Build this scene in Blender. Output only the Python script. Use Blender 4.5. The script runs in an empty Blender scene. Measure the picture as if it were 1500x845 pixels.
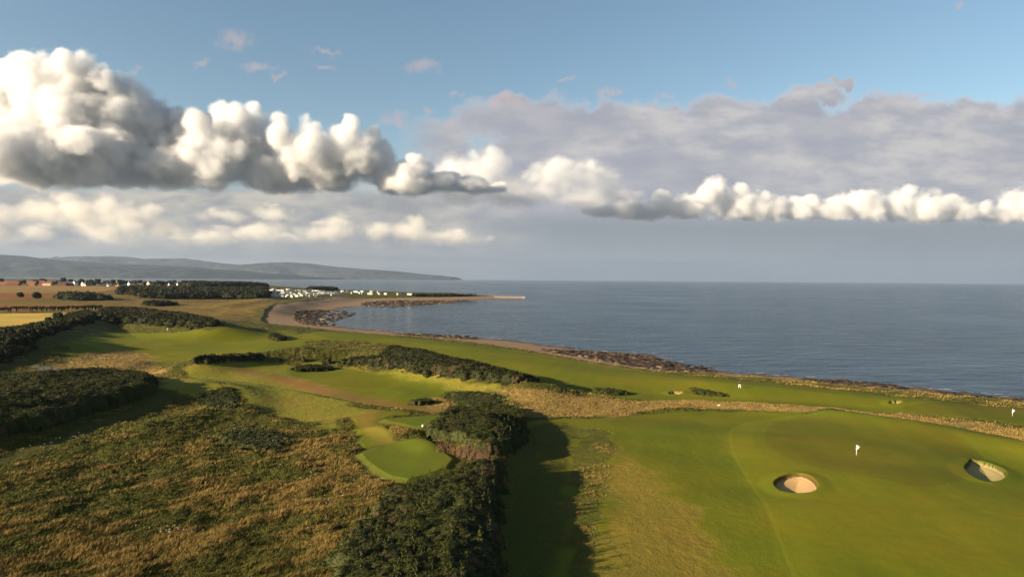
import bpy, math, random, time
import numpy as np
T0 = time.time()
scene = bpy.context.scene
col = scene.collection
R = math.radians
rng = np.random.default_rng(7)
random.seed(7)

# ------------------------------------------------------------------ camera
CAM_Z = 32.0
FPX = 1000.0                       # focal length in photograph pixels (24 mm lens, 36 mm sensor, 1500 px)
PITCH = math.atan(0.0135)
ROLL = math.atan(0.0074)
_f = np.array([0, math.cos(PITCH), -math.sin(PITCH)])
_r0 = np.array([1.0, 0, 0]); _u0 = np.array([0, math.sin(PITCH), math.cos(PITCH)])
_r = math.cos(ROLL) * _r0 + math.sin(ROLL) * _u0
_u = -math.sin(ROLL) * _r0 + math.cos(ROLL) * _u0

def ray(px, py):
    d = _f + (px - 750) / FPX * _r + (422.5 - py) / FPX * _u
    return d / np.linalg.norm(d)

def on_plane(px, py, z):
    d = ray(px, py)
    t = (z - CAM_Z) / d[2]
    return np.array([d[0] * t, d[1] * t])

import mathutils
cam_data = bpy.data.cameras.new('camera')
cam = bpy.data.objects.new('camera', cam_data); col.objects.link(cam)
cam_data.lens = 24; cam_data.sensor_width = 36; cam_data.clip_start = 0.5; cam_data.clip_end = 90000
M = mathutils.Matrix(((_r[0], _u[0], -_f[0], 0), (_r[1], _u[1], -_f[1], 0), (_r[2], _u[2], -_f[2], CAM_Z), (0, 0, 0, 1)))
cam.matrix_world = M
scene.camera = cam

# ------------------------------------------------------------------ noise
def _hash(ix, iy, seed):
    h = (ix.astype(np.int64) * 374761393 + iy.astype(np.int64) * 668265263 + seed * 1442695041) & 0xFFFFFFFF
    h = ((h ^ (h >> 13)) * 1274126177) & 0xFFFFFFFF
    h = ((h ^ (h >> 16)) * 2246822519) & 0xFFFFFFFF
    return (h ^ (h >> 15)) & 0xFFFFFFFF

def gnoise(x, y, seed=0):
    """gradient noise, about -1..1"""
    x0 = np.floor(x); y0 = np.floor(y); fx = x - x0; fy = y - y0
    u = fx * fx * fx * (fx * (fx * 6 - 15) + 10); v = fy * fy * fy * (fy * (fy * 6 - 15) + 10)
    out = 0
    for dx in (0, 1):
        for dy in (0, 1):
            a = _hash(x0 + dx, y0 + dy, seed) * (2 * math.pi / 4294967296.0)
            g = np.cos(a) * (fx - dx) + np.sin(a) * (fy - dy)
            out = out + g * (u if dx else 1 - u) * (v if dy else 1 - v)
    return out * 1.45

def fbm(x, y, scale, octaves=4, seed=0, gain=0.5):
    a = 1.0; s = 0; n = 0; f = 1.0 / scale
    for o in range(octaves):
        s = s + a * gnoise(x * f + 17.3 * o, y * f - 9.1 * o, seed + o * 31); n += a; a *= gain; f *= 2.03
    return s / n * 1.5

def sstep(a, b, x):
    t = np.clip((x - a) / (b - a), 0, 1)
    return t * t * (3 - 2 * t)

# ------------------------------------------------------------------ polygons
def sd_poly(x, y, P, closed=True, reach=None):
    """signed distance, positive inside; far points get -reach"""
    P = np.asarray(P, float)
    out = np.full(x.shape, -1e9)
    if reach is None: reach = 1e9
    m = (x > P[:, 0].min() - reach) & (x < P[:, 0].max() + reach) & (y > P[:, 1].min() - reach) & (y < P[:, 1].max() + reach)
    X = x[m]; Y = y[m]
    if X.size == 0: return out
    d2 = np.full(X.shape, 1e18); ins = np.zeros(X.shape, bool)
    n = len(P)
    for i in range(n if closed else n - 1):
        ax, ay = P[i]; bx, by = P[(i + 1) % n]
        ex, ey = bx - ax, by - ay
        L = ex * ex + ey * ey + 1e-12
        t = np.clip(((X - ax) * ex + (Y - ay) * ey) / L, 0, 1)
        dx = X - ax - t * ex; dy = Y - ay - t * ey
        d2 = np.minimum(d2, dx * dx + dy * dy)
        if closed:
            c = (ay > Y) != (by > Y)
            if ey != 0: ins ^= c & (X < ex * (Y - ay) / ey + ax)
    d = np.sqrt(d2)
    out[m] = np.where(ins, d, -d) if closed else -d
    return out

def smooth_poly(P, it=2, closed=True):
    P = np.asarray(P, float)
    for _ in range(it):
        if closed:
            Q = np.roll(P, -1, 0); P = np.stack([.75 * P + .25 * Q, .25 * P + .75 * Q], 1).reshape(-1, 2)
        else:
            Q = P[1:]; A = P[:-1]
            P = np.concatenate([P[:1], np.stack([.75 * A + .25 * Q, .25 * A + .75 * Q], 1).reshape(-1, 2), P[-1:]])
    return P

def plane_poly(pts, z, it=0, closed=True):
    W = np.array([on_plane(px, py, z) for px, py in pts])
    return smooth_poly(W, it, closed) if it else W

# ------------------------------------------------------------------ object helpers
def new_obj(name, mesh, parent=None, **kw):
    o = bpy.data.objects.new(name, mesh); col.objects.link(o)
    if parent is not None: o.parent = parent
    for k, v in kw.items(): o[k] = v
    return o

def empty(name, loc, rz=0, **kw):
    o = bpy.data.objects.new(name, None); col.objects.link(o)
    o.empty_display_size = 0.5
    o.location = loc; o.rotation_euler = (0, 0, rz)
    for k, v in kw.items(): o[k] = v
    return o

def copy_tree(o, parent=None):
    c = o.copy(); col.objects.link(c)
    if parent is not None: c.parent = parent
    for ch in list(o.children): copy_tree(ch, c)
    return c

def np_mesh(name, verts, faces, mat=None, smooth=False, mat_idx=None):
    """verts (n,3); faces (m,k) ints with k = 3 or 4"""
    me = bpy.data.meshes.new(name)
    verts = np.asarray(verts, np.float32); faces = np.asarray(faces, np.int32)
    n, k = faces.shape
    me.vertices.add(len(verts)); me.vertices.foreach_set('co', verts.ravel())
    me.loops.add(n * k); me.loops.foreach_set('vertex_index', faces.ravel())
    me.polygons.add(n); me.polygons.foreach_set('loop_start', np.arange(0, n * k, k, dtype=np.int32))
    try: me.polygons.foreach_set('loop_total', np.full(n, k, np.int32))
    except Exception: pass
    if smooth: me.polygons.foreach_set('use_smooth', np.ones(n, bool))
    if mat is not None:
        for m_ in (mat if isinstance(mat, (list, tuple)) else [mat]): me.materials.append(m_)
    if mat_idx is not None: me.polygons.foreach_set('material_index', np.asarray(mat_idx, np.int32))
    me.update(calc_edges=True)
    return me

def set_attr(me, name, data, kind='FLOAT', domain='POINT'):
    a = me.attributes.new(name, kind, domain)
    if kind == 'FLOAT': a.data.foreach_set('value', np.asarray(data, np.float32).ravel())
    elif kind == 'FLOAT_COLOR':
        d = np.ones((len(data), 4), np.float32); d[:, :3] = data
        a.data.foreach_set('color', d.ravel())

class MB:
    """collects boxes, tubes, prisms into one mesh"""
    def __init__(s): s.v = []; s.f = []; s.m = []
    def add(s, v, f, mi=0):
        b = len(s.v); s.v += [tuple(p) for p in v]; s.f += [tuple(i + b for i in q) for q in f]; s.m += [mi] * len(f)
    def box(s, c, d, mi=0, rz=0):
        cx, cy, cz = c; hx, hy, hz = d[0] / 2, d[1] / 2, d[2] / 2
        co, si = math.cos(rz), math.sin(rz); v = []
        for sx, sy, sz in ((-1,-1,-1),(1,-1,-1),(1,1,-1),(-1,1,-1),(-1,-1,1),(1,-1,1),(1,1,1),(-1,1,1)):
            x, y = sx * hx, sy * hy
            v.append((cx + x * co - y * si, cy + x * si + y * co, cz + sz * hz))
        s.add(v, [(0,3,2,1),(4,5,6,7),(0,1,5,4),(1,2,6,5),(2,3,7,6),(3,0,4,7)], mi)
    def tube(s, pts, rad, n=8, mi=0, cap=True):
        pts = [mathutils.Vector(p) for p in pts]
        if not isinstance(rad, (list, tuple)): rad = [rad] * len(pts)
        rings = []
        for i, p in enumerate(pts):
            t = (pts[min(i + 1, len(pts) - 1)] - pts[max(i - 1, 0)]).normalized()
            a = t.orthogonal().normalized() if i == 0 else (a - a.dot(t) * t).normalized()
            b = t.cross(a)
            rings.append([p + rad[i] * (math.cos(2 * math.pi * k / n) * a + math.sin(2 * math.pi * k / n) * b) for k in range(n)])
        v = [q for r_ in rings for q in r_]; f = []
        for i in range(len(rings) - 1):
            for k in range(n): f.append((i*n+k, i*n+(k+1)%n, (i+1)*n+(k+1)%n, (i+1)*n+k))
        if cap: f.append(tuple(range(n))[::-1]); f.append(tuple((len(rings)-1)*n + k for k in range(n)))
        s.add(v, f, mi)
    def mesh(s, name, mats, smooth=False):
        me = bpy.data.meshes.new(name); me.from_pydata(s.v, [], s.f)
        for m_ in (mats if isinstance(mats, (list, tuple)) else [mats]): me.materials.append(m_)
        me.polygons.foreach_set('material_index', s.m)
        if smooth: me.polygons.foreach_set('use_smooth', [True] * len(s.f))
        me.update(); return me
    def build(s, name, mats, parent=None, smooth=False, **kw):
        return new_obj(name, s.mesh(name, mats, smooth), parent, **kw)

# ------------------------------------------------------------------ shader expression helper
class X:
    nt = None
    def __init__(s, sock): s.s = sock
    @staticmethod
    def _in(node, i, v):
        if isinstance(v, X): X.nt.links.new(v.s, node.inputs[i])
        else: node.inputs[i].default_value = v
    @staticmethod
    def m(op, a, b=None, c=None, clamp=False):
        n = X.nt.nodes.new('ShaderNodeMath'); n.operation = op; n.use_clamp = clamp
        X._in(n, 0, a)
        if b is not None: X._in(n, 1, b)
        if c is not None: X._in(n, 2, c)
        return X(n.outputs[0])
    def __add__(s, o): return X.m('ADD', s, o)
    __radd__ = __add__
    def __sub__(s, o): return X.m('SUBTRACT', s, o)
    def __rsub__(s, o): return X.m('SUBTRACT', o, s)
    def __mul__(s, o): return X.m('MULTIPLY', s, o)
    __rmul__ = __mul__
    def __truediv__(s, o): return X.m('DIVIDE', s, o)
    def max(s, o): return X.m('MAXIMUM', s, o)
    def min(s, o): return X.m('MINIMUM', s, o)
    def clamp(s): return X.m('ADD', s, 0.0, clamp=True)
    def pow(s, e): return X.m('POWER', s, e)
def xs(a, b, x):       # smoothstep
    n = X.nt.nodes.new('ShaderNodeMapRange'); n.interpolation_type = 'SMOOTHSTEP'
    X._in(n, 0, x); X._in(n, 1, a); X._in(n, 2, b); n.inputs[3].default_value = 0; n.inputs[4].default_value = 1
    return X(n.outputs[0])
def xlin(a, b, c, d, x):
    n = X.nt.nodes.new('ShaderNodeMapRange'); X._in(n, 0, x)
    for i, v in enumerate((a, b, c, d)): n.inputs[i + 1].default_value = v
    return X(n.outputs[0])
def xcol(c):
    n = X.nt.nodes.new('ShaderNodeRGB'); n.outputs[0].default_value = (*c, 1); return X(n.outputs[0])
def xmix(f, a, b, blend='MIX'):
    n = X.nt.nodes.new('ShaderNodeMix'); n.data_type = 'RGBA'; n.blend_type = blend
    X._in(n, 0, f)
    for i, v in ((6, a), (7, b)):
        if isinstance(v, X): X.nt.links.new(v.s, n.inputs[i])
        else: n.inputs[i].default_value = (*v, 1)
    return X(n.outputs[2])
def xvec(x, y, z=0.0):
    n = X.nt.nodes.new('ShaderNodeCombineXYZ'); X._in(n, 0, x); X._in(n, 1, y); X._in(n, 2, z); return X(n.outputs[0])
def xv(op, a, b=None, c=None):
    n = X.nt.nodes.new('ShaderNodeVectorMath'); n.operation = op
    for i, v in enumerate((a, b, c)):
        if v is None: continue
        if isinstance(v, X): X.nt.links.new(v.s, n.inputs[i])
        elif op == 'SCALE' and i == 1: n.inputs[3].default_value = v
        else: n.inputs[i].default_value = v
    return X(n.outputs[1] if op in ('LENGTH', 'DOT_PRODUCT', 'DISTANCE') else n.outputs[0])
def xscale(a, k):
    n = X.nt.nodes.new('ShaderNodeVectorMath'); n.operation = 'SCALE'
    X.nt.links.new(a.s, n.inputs[0]); X._in(n, 3, k)
    return X(n.outputs[0])
def xnoise(vec, scale, detail=4, rough=0.55, dims='3D', color=False, dist=0.0, ftype='FBM', lac=2.0):
    n = X.nt.nodes.new('ShaderNodeTexNoise'); n.noise_dimensions = dims
    n.noise_type = ftype
    X.nt.links.new(vec.s, n.inputs['Vector']); n.inputs['Scale'].default_value = scale
    n.inputs['Detail'].default_value = detail; n.inputs['Roughness'].default_value = rough
    n.inputs['Lacunarity'].default_value = lac
    n.inputs['Distortion'].default_value = dist
    return X(n.outputs[1 if color else 0])
def xvor(vec, scale, detail=0, rough=0.5, smooth=None, rnd=1.0, out=0, dims='3D'):
    n = X.nt.nodes.new('ShaderNodeTexVoronoi'); n.voronoi_dimensions = dims
    if smooth is not None: n.feature = 'SMOOTH_F1'; n.inputs['Smoothness'].default_value = smooth
    X.nt.links.new(vec.s, n.inputs['Vector']); n.inputs['Scale'].default_value = scale
    n.inputs['Detail'].default_value = detail; n.inputs['Roughness'].default_value = rough
    n.inputs['Randomness'].default_value = rnd
    return X(n.outputs[out])
def xattr(name, kind=2):
    n = X.nt.nodes.new('ShaderNodeAttribute'); n.attribute_name = name; return X(n.outputs[kind])
def xpos():
    n = X.nt.nodes.new('ShaderNodeNewGeometry'); return X(n.outputs['Position'])
def xsep(v):
    n = X.nt.nodes.new('ShaderNodeSeparateXYZ'); X.nt.links.new(v.s, n.inputs[0]); return [X(o) for o in n.outputs]
def material(name, rough=0.9, spec=0.2):
    m = bpy.data.materials.new(name); m.use_nodes = True
    X.nt = m.node_tree
    b = m.node_tree.nodes['Principled BSDF']
    b.inputs['Roughness'].default_value = rough; b.inputs['Specular IOR Level'].default_value = spec
    return m, b
def link(x, sock): X.nt.links.new(x.s, sock)
def bump(h, strength, dist, b):
    n = X.nt.nodes.new('ShaderNodeBump'); n.inputs['Strength'].default_value = strength; n.inputs['Distance'].default_value = dist
    link(h, n.inputs['Height']); X.nt.links.new(n.outputs[0], b.inputs['Normal'])
def plain(name, c, rough=0.8, spec=0.3, var=0.15, scale=2.0):
    m, b = material(name, rough, spec)
    n = xnoise(xpos(), scale, 3)
    link(xmix(n, tuple(v * (1 - var) for v in c), tuple(min(1, v * (1 + var)) for v in c)), b.inputs['Base Color'])
    return m
# ------------------------------------------------------------------ light, sky, clouds
SUN_EL = R(14.5)
SUN_DIR = np.array([0.90, 0.436, 0])          # the way the light travels over the ground
sd = bpy.data.lights.new('sun', 'SUN'); sd.energy = 5.0; sd.angle = R(0.5); sd.color = (1.0, 0.82, 0.58)
sun = bpy.data.objects.new('sun', sd); col.objects.link(sun)
_d = mathutils.Vector((SUN_DIR[0] * math.cos(SUN_EL), SUN_DIR[1] * math.cos(SUN_EL), -math.sin(SUN_EL)))
sun.rotation_euler = _d.to_track_quat('-Z', 'Y').to_euler()
EXPO = 1.5
SKYS = 0.062
GAINX = 2 ** EXPO * SKYS

world = bpy.data.worlds.new('World'); scene.world = world; world.use_nodes = True
nt = world.node_tree; X.nt = nt
for n in list(nt.nodes): nt.nodes.remove(n)
wout = nt.nodes.new('ShaderNodeOutputWorld'); bg = nt.nodes.new('ShaderNodeBackground')
nt.links.new(bg.outputs[0], wout.inputs[0]); bg.inputs['Strength'].default_value = SKYS
sky = nt.nodes.new('ShaderNodeTexSky'); sky.sky_type = 'NISHITA'; sky.sun_disc = False
sky.sun_elevation = SUN_EL
sky.sun_rotation = math.atan2(-SUN_DIR[0], -SUN_DIR[1])
sky.air_density = 1.0; sky.dust_density = 0.6; sky.ozone_density = 1.6

def srgb(r, g, b):
    """a display colour (0..255) as sky radiance before strength and exposure"""
    o = []
    for c in (r, g, b):
        c /= 255.0
        c = c / 12.92 if c <= 0.04045 else ((c + 0.055) / 1.055) ** 2.4
        o.append(c / GAINX)
    return tuple(o)

tc = nt.nodes.new('ShaderNodeTexCoord'); D = X(tc.outputs['Generated'])
dx, dy, dz = xsep(D)
ya = dy.max(0.22)
PX = (dx / ya) * 10.0 + 7.5                    # sky position, tenths of a radian across ...
PY = 4.1 - (dz / ya) * 10.0                    # ... and down from above the horizon
front = xs(0.15, 0.5, dy)

def blobs(p, L):
    acc = None
    for (cx, cy, rx, ry) in L:
        sx, sy = 100.0 / rx, 100.0 / ry
        q = xv('MULTIPLY_ADD', p, (sx, sy, 0), (-cx / 100 * sx, -cy / 100 * sy, 0))
        v = 1.0 - xv('LENGTH', q)
        acc = v if acc is None else X.m('SMOOTH_MAX', acc, v, 0.12)
    return acc

P = xvec(PX, PY, 0.0)
skyc = X(sky.outputs[0])

# --- layers, far to near
ns = xnoise(xv('MULTIPLY', P, (0.55, 1.0, 1.0)), 0.9, 5, 0.55, '2D')
nf = xnoise(xv('MULTIPLY', P, (0.5, 1.6, 1.0)), 2.2, 5, 0.6, '2D')
ridge_ = [(-100,270,400,60),(640,215,70,50),(760,178,120,38),(900,182,150,36),(1040,170,120,32),(1150,165,100,30),(1195,140,52,16),(1232,124,22,7),(1300,168,130,32),(1420,170,130,34),(1560,165,150,40),(742,150,40,12),(1800,200,300,70)]
wp = xv('ADD', P, xscale(xv('SUBTRACT', xnoise(P, 1.7, 5, 0.6, '2D', color=True), (.5, .5, .5)), 0.55))
veil_top = blobs(wp, ridge_)
veil_body = (PY - xlin(5.8, 7.6, 2.6, 1.80, PX) + xlin(7.6, 12.0, 0.0, 0.22, PX) + (ns - 0.5) * 0.22) * 1.6
veil = X.m('SMOOTH_MAX', veil_top, veil_body, 0.2) + (nf - 0.5) * 0.34
a_veil = xs(-0.06, 0.46, veil) * xs(5.6, 6.6, PX)

# veil colour: lavender grey, pale rims, blue-grey rain below 3.2
vg = xs(0.0, 0.55, veil_body)
vcol = xmix(xs(0.30, 0.72, nf), srgb(174,175,184), srgb(208,204,202))
vcol = xmix(xs(0.42, 0.62, ns) * 0.55, vcol, srgb(164,166,179))
edge = (1.0 - xs(0.05, 0.42, veil)) * 0.75
vcol = xmix(edge, vcol, srgb(216,211,212))
rain = xs(3.02, 3.35, PY + (nf - 0.5) * 0.22)
rcol = xmix(xs(3.2, 4.1, PY), srgb(146,153,161), srgb(158,167,174))
rcol = xmix(xs(0.35, 0.75, ns) * 0.5, rcol, srgb(140,147,156))
rightside = xs(5.6, 8.4, PX)
vcol = xmix(rain * rightside, vcol, rcol)
# warm murk low on the left
murk = (1.0 - rightside) * xs(2.5, 2.95, PY)
mcol = xmix(xs(0.32, 0.68, nf), srgb(160,160,162), srgb(206,199,186))
mcol = xmix(xs(0.40, 0.66, ns) * 0.6, mcol, srgb(152,155,162))
lowgrey = xs(3.55, 3.85, PY + (nf - 0.5) * 0.3)
mcol = xmix(lowgrey * 0.8, mcol, srgb(150,154,158))
bandl = xs(3.78, 3.88, PY + (ns - 0.5) * 0.10) * (1.0 - xs(3.92, 4.02, PY))
mcol = xmix(bandl * 0.5, mcol, srgb(178,180,176))
vcol = xmix(murk, vcol, mcol)
a_veil = X.m('MAXIMUM', a_veil, xs(2.55, 2.95, PY + (nf - 0.5) * 0.35))
tint = xmix(xs(0.3, 4.2, PY), (0.92, 0.95, 0.90), (1.02, .98, .95))
c = xmix(1.0, skyc, tint, 'MULTIPLY')
c = xmix(a_veil * 0.97, c, vcol)
# pale glow streaks at the far left horizon
# thin pinkish scraps high up
scr = [(343,64,34,18),(378,103,26,10),(406,116,16,6),(203,106,14,9),(290,99,14,7),(475,79,26,8),(480,104,20,6),(616,101,30,12),(581,179,24,15),(625,161,11,8),(657,182,16,10),(745,150,46,12),(890,136,30,7),(829,117,16,6),(1398,9,12,8),(1070,125,14,5),(972,142,14,6),(664,143,12,6),(1350,139,24,5)]
wq = xv('ADD', P, xscale(xv('SUBTRACT', xnoise(P, 3.5, 5, 0.65, '2D', color=True), (.5, .5, .5)), 0.42))
sc_h = blobs(wq, scr) + (xnoise(P, 9.0, 2, 0.6, '2D') - 0.5) * 0.5
c = xmix(xs(-0.10, 0.95, sc_h) * 0.50, c, srgb(206,186,186))

# hazy blend at the horizon
hz = xs(3.95, 4.12, PY)
c = xmix(hz * 0.6 * rightside, c, srgb(160,168,173))
# below the horizon and behind the camera
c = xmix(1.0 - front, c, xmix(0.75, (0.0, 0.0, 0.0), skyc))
c = xmix(xs(0.42, 0.75, dz) * 0.35, c, (0.0, 0.0, 0.0))  # unseen sky overhead and behind dimmed to deepen the ground shadows

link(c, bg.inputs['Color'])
world.cycles.sampling_method = 'MANUAL'; world.cycles.sample_map_resolution = 512

def cloud(name, L, dist, base_px, res, seed, dens, label, warp=0.8, vor=0.34, soft=0.22, vs_=0.95, tint=(.955, .96, .97), fl=2.0, depth=None, kids=2, edge=0.85, fat=0.10):
    """a cumulus bank: density grid shaped by many heads; L = (px, py, radius, depth offset km[, vertical radius])"""
    rr = random.Random(int(seed * 10)); B = []
    for b in L:
        px, py, r = b[:3]; dd = b[3] if len(b) > 3 else 0; rz = b[4] if len(b) > 4 else r
        d = dist + dd
        B.append(((px - 750) / 1000 * d, d, 0.032 + (410 - py) / 1000 * d, r / 1000 * d, rz / 1000 * d))
        for _ in range(kids):
            a = rr.uniform(-0.2, math.pi + 0.2); t_ = rr.uniform(-0.9, 0.5); k = rr.uniform(.32, .5)
            B.append((B[-1 - _][0] + math.cos(a) * r / 1000 * d * .8, d + t_ * r / 1000 * d * .7, B[-1 - _][2] + math.sin(a) * rz / 1000 * d * .75, r / 1000 * d * k, rz / 1000 * d * k))
    base = 0.032 + (410 - base_px) / 1000 * dist
    lo = [min(b[i] - b[3] * 1.25 - .3 for b in B) for i in (0, 1)] + [base - 0.25]
    hi = [max(b[i] + b[3] * 1.25 + .3 for b in B) for i in (0, 1)] + [max(b[2] + b[4] * 1.25 + .3 for b in B)]
    vox = res
    g = bpy.data.node_groups.new(name, 'GeometryNodeTree')
    g.interface.new_socket('Geometry', in_out='OUTPUT', socket_type='NodeSocketGeometry')
    X.nt = g
    vc = g.nodes.new('GeometryNodeVolumeCube')
    pos = X(g.nodes.new('GeometryNodeInputPosition').outputs[0])
    pk = xscale(pos, 0.001)
    ps = xv('ADD', pk, (seed, seed * .7, seed * .3))
    w1 = xnoise(ps, 0.55, 4, 0.6, color=True)
    q = xv('ADD', pk, xscale(xv('SUBTRACT', w1, (.5, .5, .5)), warp))
    acc = None
    for (cx, cy_, cz, r, rz) in B:
        v = 1.0 - xv('LENGTH', xv('MULTIPLY_ADD', q, (1 / r, 1 / r, 1 / rz), (-cx / r, -cy_ / r, -cz / rz)))
        acc = v if acc is None else X.m('SMOOTH_MAX', acc, v, 0.18)
    vo = xvor(xv('ADD', ps, xscale(w1, 0.5)), vs_, 3, 0.62, out=0)
    nf_ = xnoise(ps, 1.5, 7, 0.72)
    H = acc + fat + vor * (0.50 - vo) + (nf_ - 0.5) * edge
    z_ = xsep(pk)[2]
    H = X.m('SMOOTH_MIN', H, (z_ - base + (nf_ - .5) * .8 + (xsep(w1)[1] - .5) * .9) * fl, 0.15)
    link(xs(0.0, soft, H) * (xlin(0.0, 0.5, 0.35, 1.0, H)), vc.inputs['Density'])
    for i, n in enumerate(('Min', 'Max')): vc.inputs[n].default_value = [v * 1000 for v in (lo, hi)[i]]
    for i, n in enumerate('XYZ'): vc.inputs['Resolution ' + n].default_value = max(8, int((hi[i] - lo[i]) * 1000 / vox))
    sm = g.nodes.new('GeometryNodeSetMaterial')
    m = bpy.data.materials.new(name); m.use_nodes = True
    t = m.node_tree; t.nodes.clear(); o = t.nodes.new('ShaderNodeOutputMaterial'); pv = t.nodes.new('ShaderNodeVolumePrincipled')
    pv.inputs['Color'].default_value = (*tint, 1); pv.inputs['Density'].default_value = dens; pv.inputs['Anisotropy'].default_value = 0.0
    t.links.new(pv.outputs[0], o.inputs['Volume'])
    sm.inputs['Material'].default_value = m
    go = g.nodes.new('NodeGroupOutput')
    g.links.new(vc.outputs[0], sm.inputs[0]); g.links.new(sm.outputs[0], go.inputs[0])
    me = bpy.data.meshes.new(name); me.materials.append(m)
    ob = new_obj(name, me, label=label, kind='structure')
    ob.modifiers.new('shape', 'NODES').node_group = g
    return ob

vs = scene.view_settings
vs.view_transform = 'Standard'; vs.look = 'None'; vs.exposure = EXPO; vs.gamma = 1; vs.use_curve_mapping = False
scene.render.engine = 'CYCLES'
cy = scene.cycles
cy.use_denoising = True
cy.max_bounces = 8; cy.diffuse_bounces = 2; cy.glossy_bounces = 2; cy.transmission_bounces = 2; cy.transparent_max_bounces = 8; cy.volume_bounces = 6; cy.volume_step_rate = 2.0; cy.volume_max_steps = 256
cy.caustics_reflective = False; cy.caustics_refractive = False
# ------------------------------------------------------------------ the lie of the land
# shoreline (high water line) at z = 0, from the right round the bay to the point and back along its far side
COAST_PX = [(2600,672),(1900,618),(1500,584),(1440,578),(1395,574),(1340,568),(1260,559),(1170,553),(1085,548),(1045,541),(1015,538),(985,530),(962,524),(940,519.5),(905,516.5),(870,514),(830,509.5),(800,505.5),(740,498),(690,494.5),
            (640,491),(600,488),(560,485),(520,482),(490,478),(470,474),(456,469),(466,461),(482,455),(505,450),(540,447.5),(600,447.6),(645,446),(672,442.5),(700,438.5),(730,436.6),(764,436.0),
            (766,434.4),(735,433.0),(700,431.6),(660,430.2),(610,428.6),(560,427),(500,424.5),(440,421.5),(400,418.5),(330,415),(240,412),(150,410.5),(0,408),(-500,403.2)]
COAST = plane_poly(COAST_PX, 0.0, 1, closed=False)
_big = 60000.0
TURF_PX = [(2600,690),(1900,632),(1500,590.5),(1400,581.5),(1330,574.5),(1250,567.5),(1170,559.5),(1100,554),(1045,549.5),(985,546.5),(940,543),(905,538),(860,530),(800,518),(740,508.5),(690,502),(640,496.5),(600,493.5),(560,491),(520,488),(470,482),(430,478),(392,475),(386,468),(394,460),(404,452.5),(440,446.5),(500,439),(560,437),(600,436.4),(650,434.9),(700,433.9),(722,433.6),
            (700,432.3),(660,430.6),(610,428.9),(560,427.2),(500,424.7),(440,421.7),(400,418.7),(330,415.2),(240,412.2),(150,410.7),(0,408.2),(-500,403.3)]
TURF = plane_poly(TURF_PX, 2.0, 1, closed=False)
TURFP = np.concatenate([TURF, [[-60000.0, TURF[-1][1]], [-60000.0, -60000.0], [60000.0, -60000.0], [60000.0, TURF[0][1]]]])
COASTP = np.concatenate([COAST, [[-_big, COAST[-1][1]], [-_big, -_big], [_big, -_big], [_big, COAST[0][1]]]])

def W(pts, z=5.0, it=1, closed=True): return plane_poly(pts, z, it, closed)

# plateau on the left, higher than the valley with the near fairway
PLAT = W([(-900,1500),(690,1500),(716,900),(722,830),(722,770),(726,715),(748,665),(752,630),(730,606),(690,596),(560,583),(430,560),(330,548),(250,548),(120,545),(0,540),(-900,520)], 7.5)
TEE1 = [(531,662),(556,654),(590,650),(622,651),(645,662),(662,674),(652,686),(625,693),(598,699),(575,694),(558,684),(540,672)]
RIDGES = [  # polyline px, z of the plane it is read on, height, half width m, skew
    ([(290,528),(400,516),(480,514),(540,514),(600,524),(670,540),(740,552),(790,560)], 8, 3.8, 9),
    ([(40,500),(90,478),(130,466),(180,463),(230,467),(290,474),(325,478)], 9, 4.2, 18),
    ([(-250,520),(-60,518),(20,508),(60,497)], 9, 2.2, 18),
    ([(-60,610),(60,590),(150,575),(205,565)], 9, 3.0, 14),
    ([(300,560),(345,566),(360,580)], 8, 1.0, 5),
    ([(225,612),(300,592),(345,588)], 8.5, 1.3, 5),
    ([(385,458),(400,452),(430,444),(500,437)], 4, 4.0, 22),
    ([(330,450),(355,446),(390,440)], 5, 3.0, 20),
    ([(660,432),(600,432),(540,432)], 3, 2.5, 14),
    ([(560,612),(590,620),(625,640)], 8.5, 0.8, 2.5),
    ([(60,560),(110,540),(190,520)], 8, 1.5, 9),
    ([(890,586),(960,590),(1080,590),(1200,597)], 5, 0.9, 7),
    ([(1250,602),(1400,625),(1560,660)], 6, 1.2, 6),
    ([(1050,562),(1200,575),(1350,590)], 4.5, 0.6, 10),
]
RIDGES = [(W(p, z, 2, False), h, w) for p, z, h, w in RIDGES]
GREEN_PX = [(1062,640),(1066,622),(1100,608),(1180,602),(1262,602),(1340,609),(1420,624),(1500,650),(1600,700),(1640,800),(1560,1000),(1400,1400),(1230,1400),(1185,900),(1150,838),(1118,745),(1090,700),(1068,665)]
GREEN = W(GREEN_PX, 5.0)
MOUND = W([(1100,640),(1130,618),(1200,608),(1300,613),(1400,640),(1450,680),(1430,712),(1300,722),(1200,712),(1130,690)], 5.1)
BK1 = W([(1132,704),(1140,698),(1155,694.5),(1172,694.5),(1187,699),(1197,708),(1198,715),(1190,720),(1173,721.5),(1155,719.5),(1140,714)], 5.2)
BK2 = W([(1413,689),(1414,683),(1419,680),(1420,674),(1428,673.5),(1445,677),(1462,683),(1474,690),(1474,696),(1466,703),(1452,706),(1438,704),(1424,699)], 4.8)
BK3 = W([(978,576),(984,574),(994,573.6),(1001,574.4),(998,576.6),(986,577.4)], 3.9)
BK4 = W([(1301,590),(1306,588.3),(1316,588.4),(1323,589.4),(1318,591),(1306,591.4)], 4.55)
BUNK = [(BK1, .95), (BK2, 1.05), (BK3, 0.8), (BK4, 0.8)]
TEEP = W(TEE1, 6.8, 0)
TEE2P = W([(561,613),(600,610),(655,607),(668,611),(660,616),(640,622),(622,627),(606,624),(590,619),(570,616)], 6.9)
ELEV = []
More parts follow.
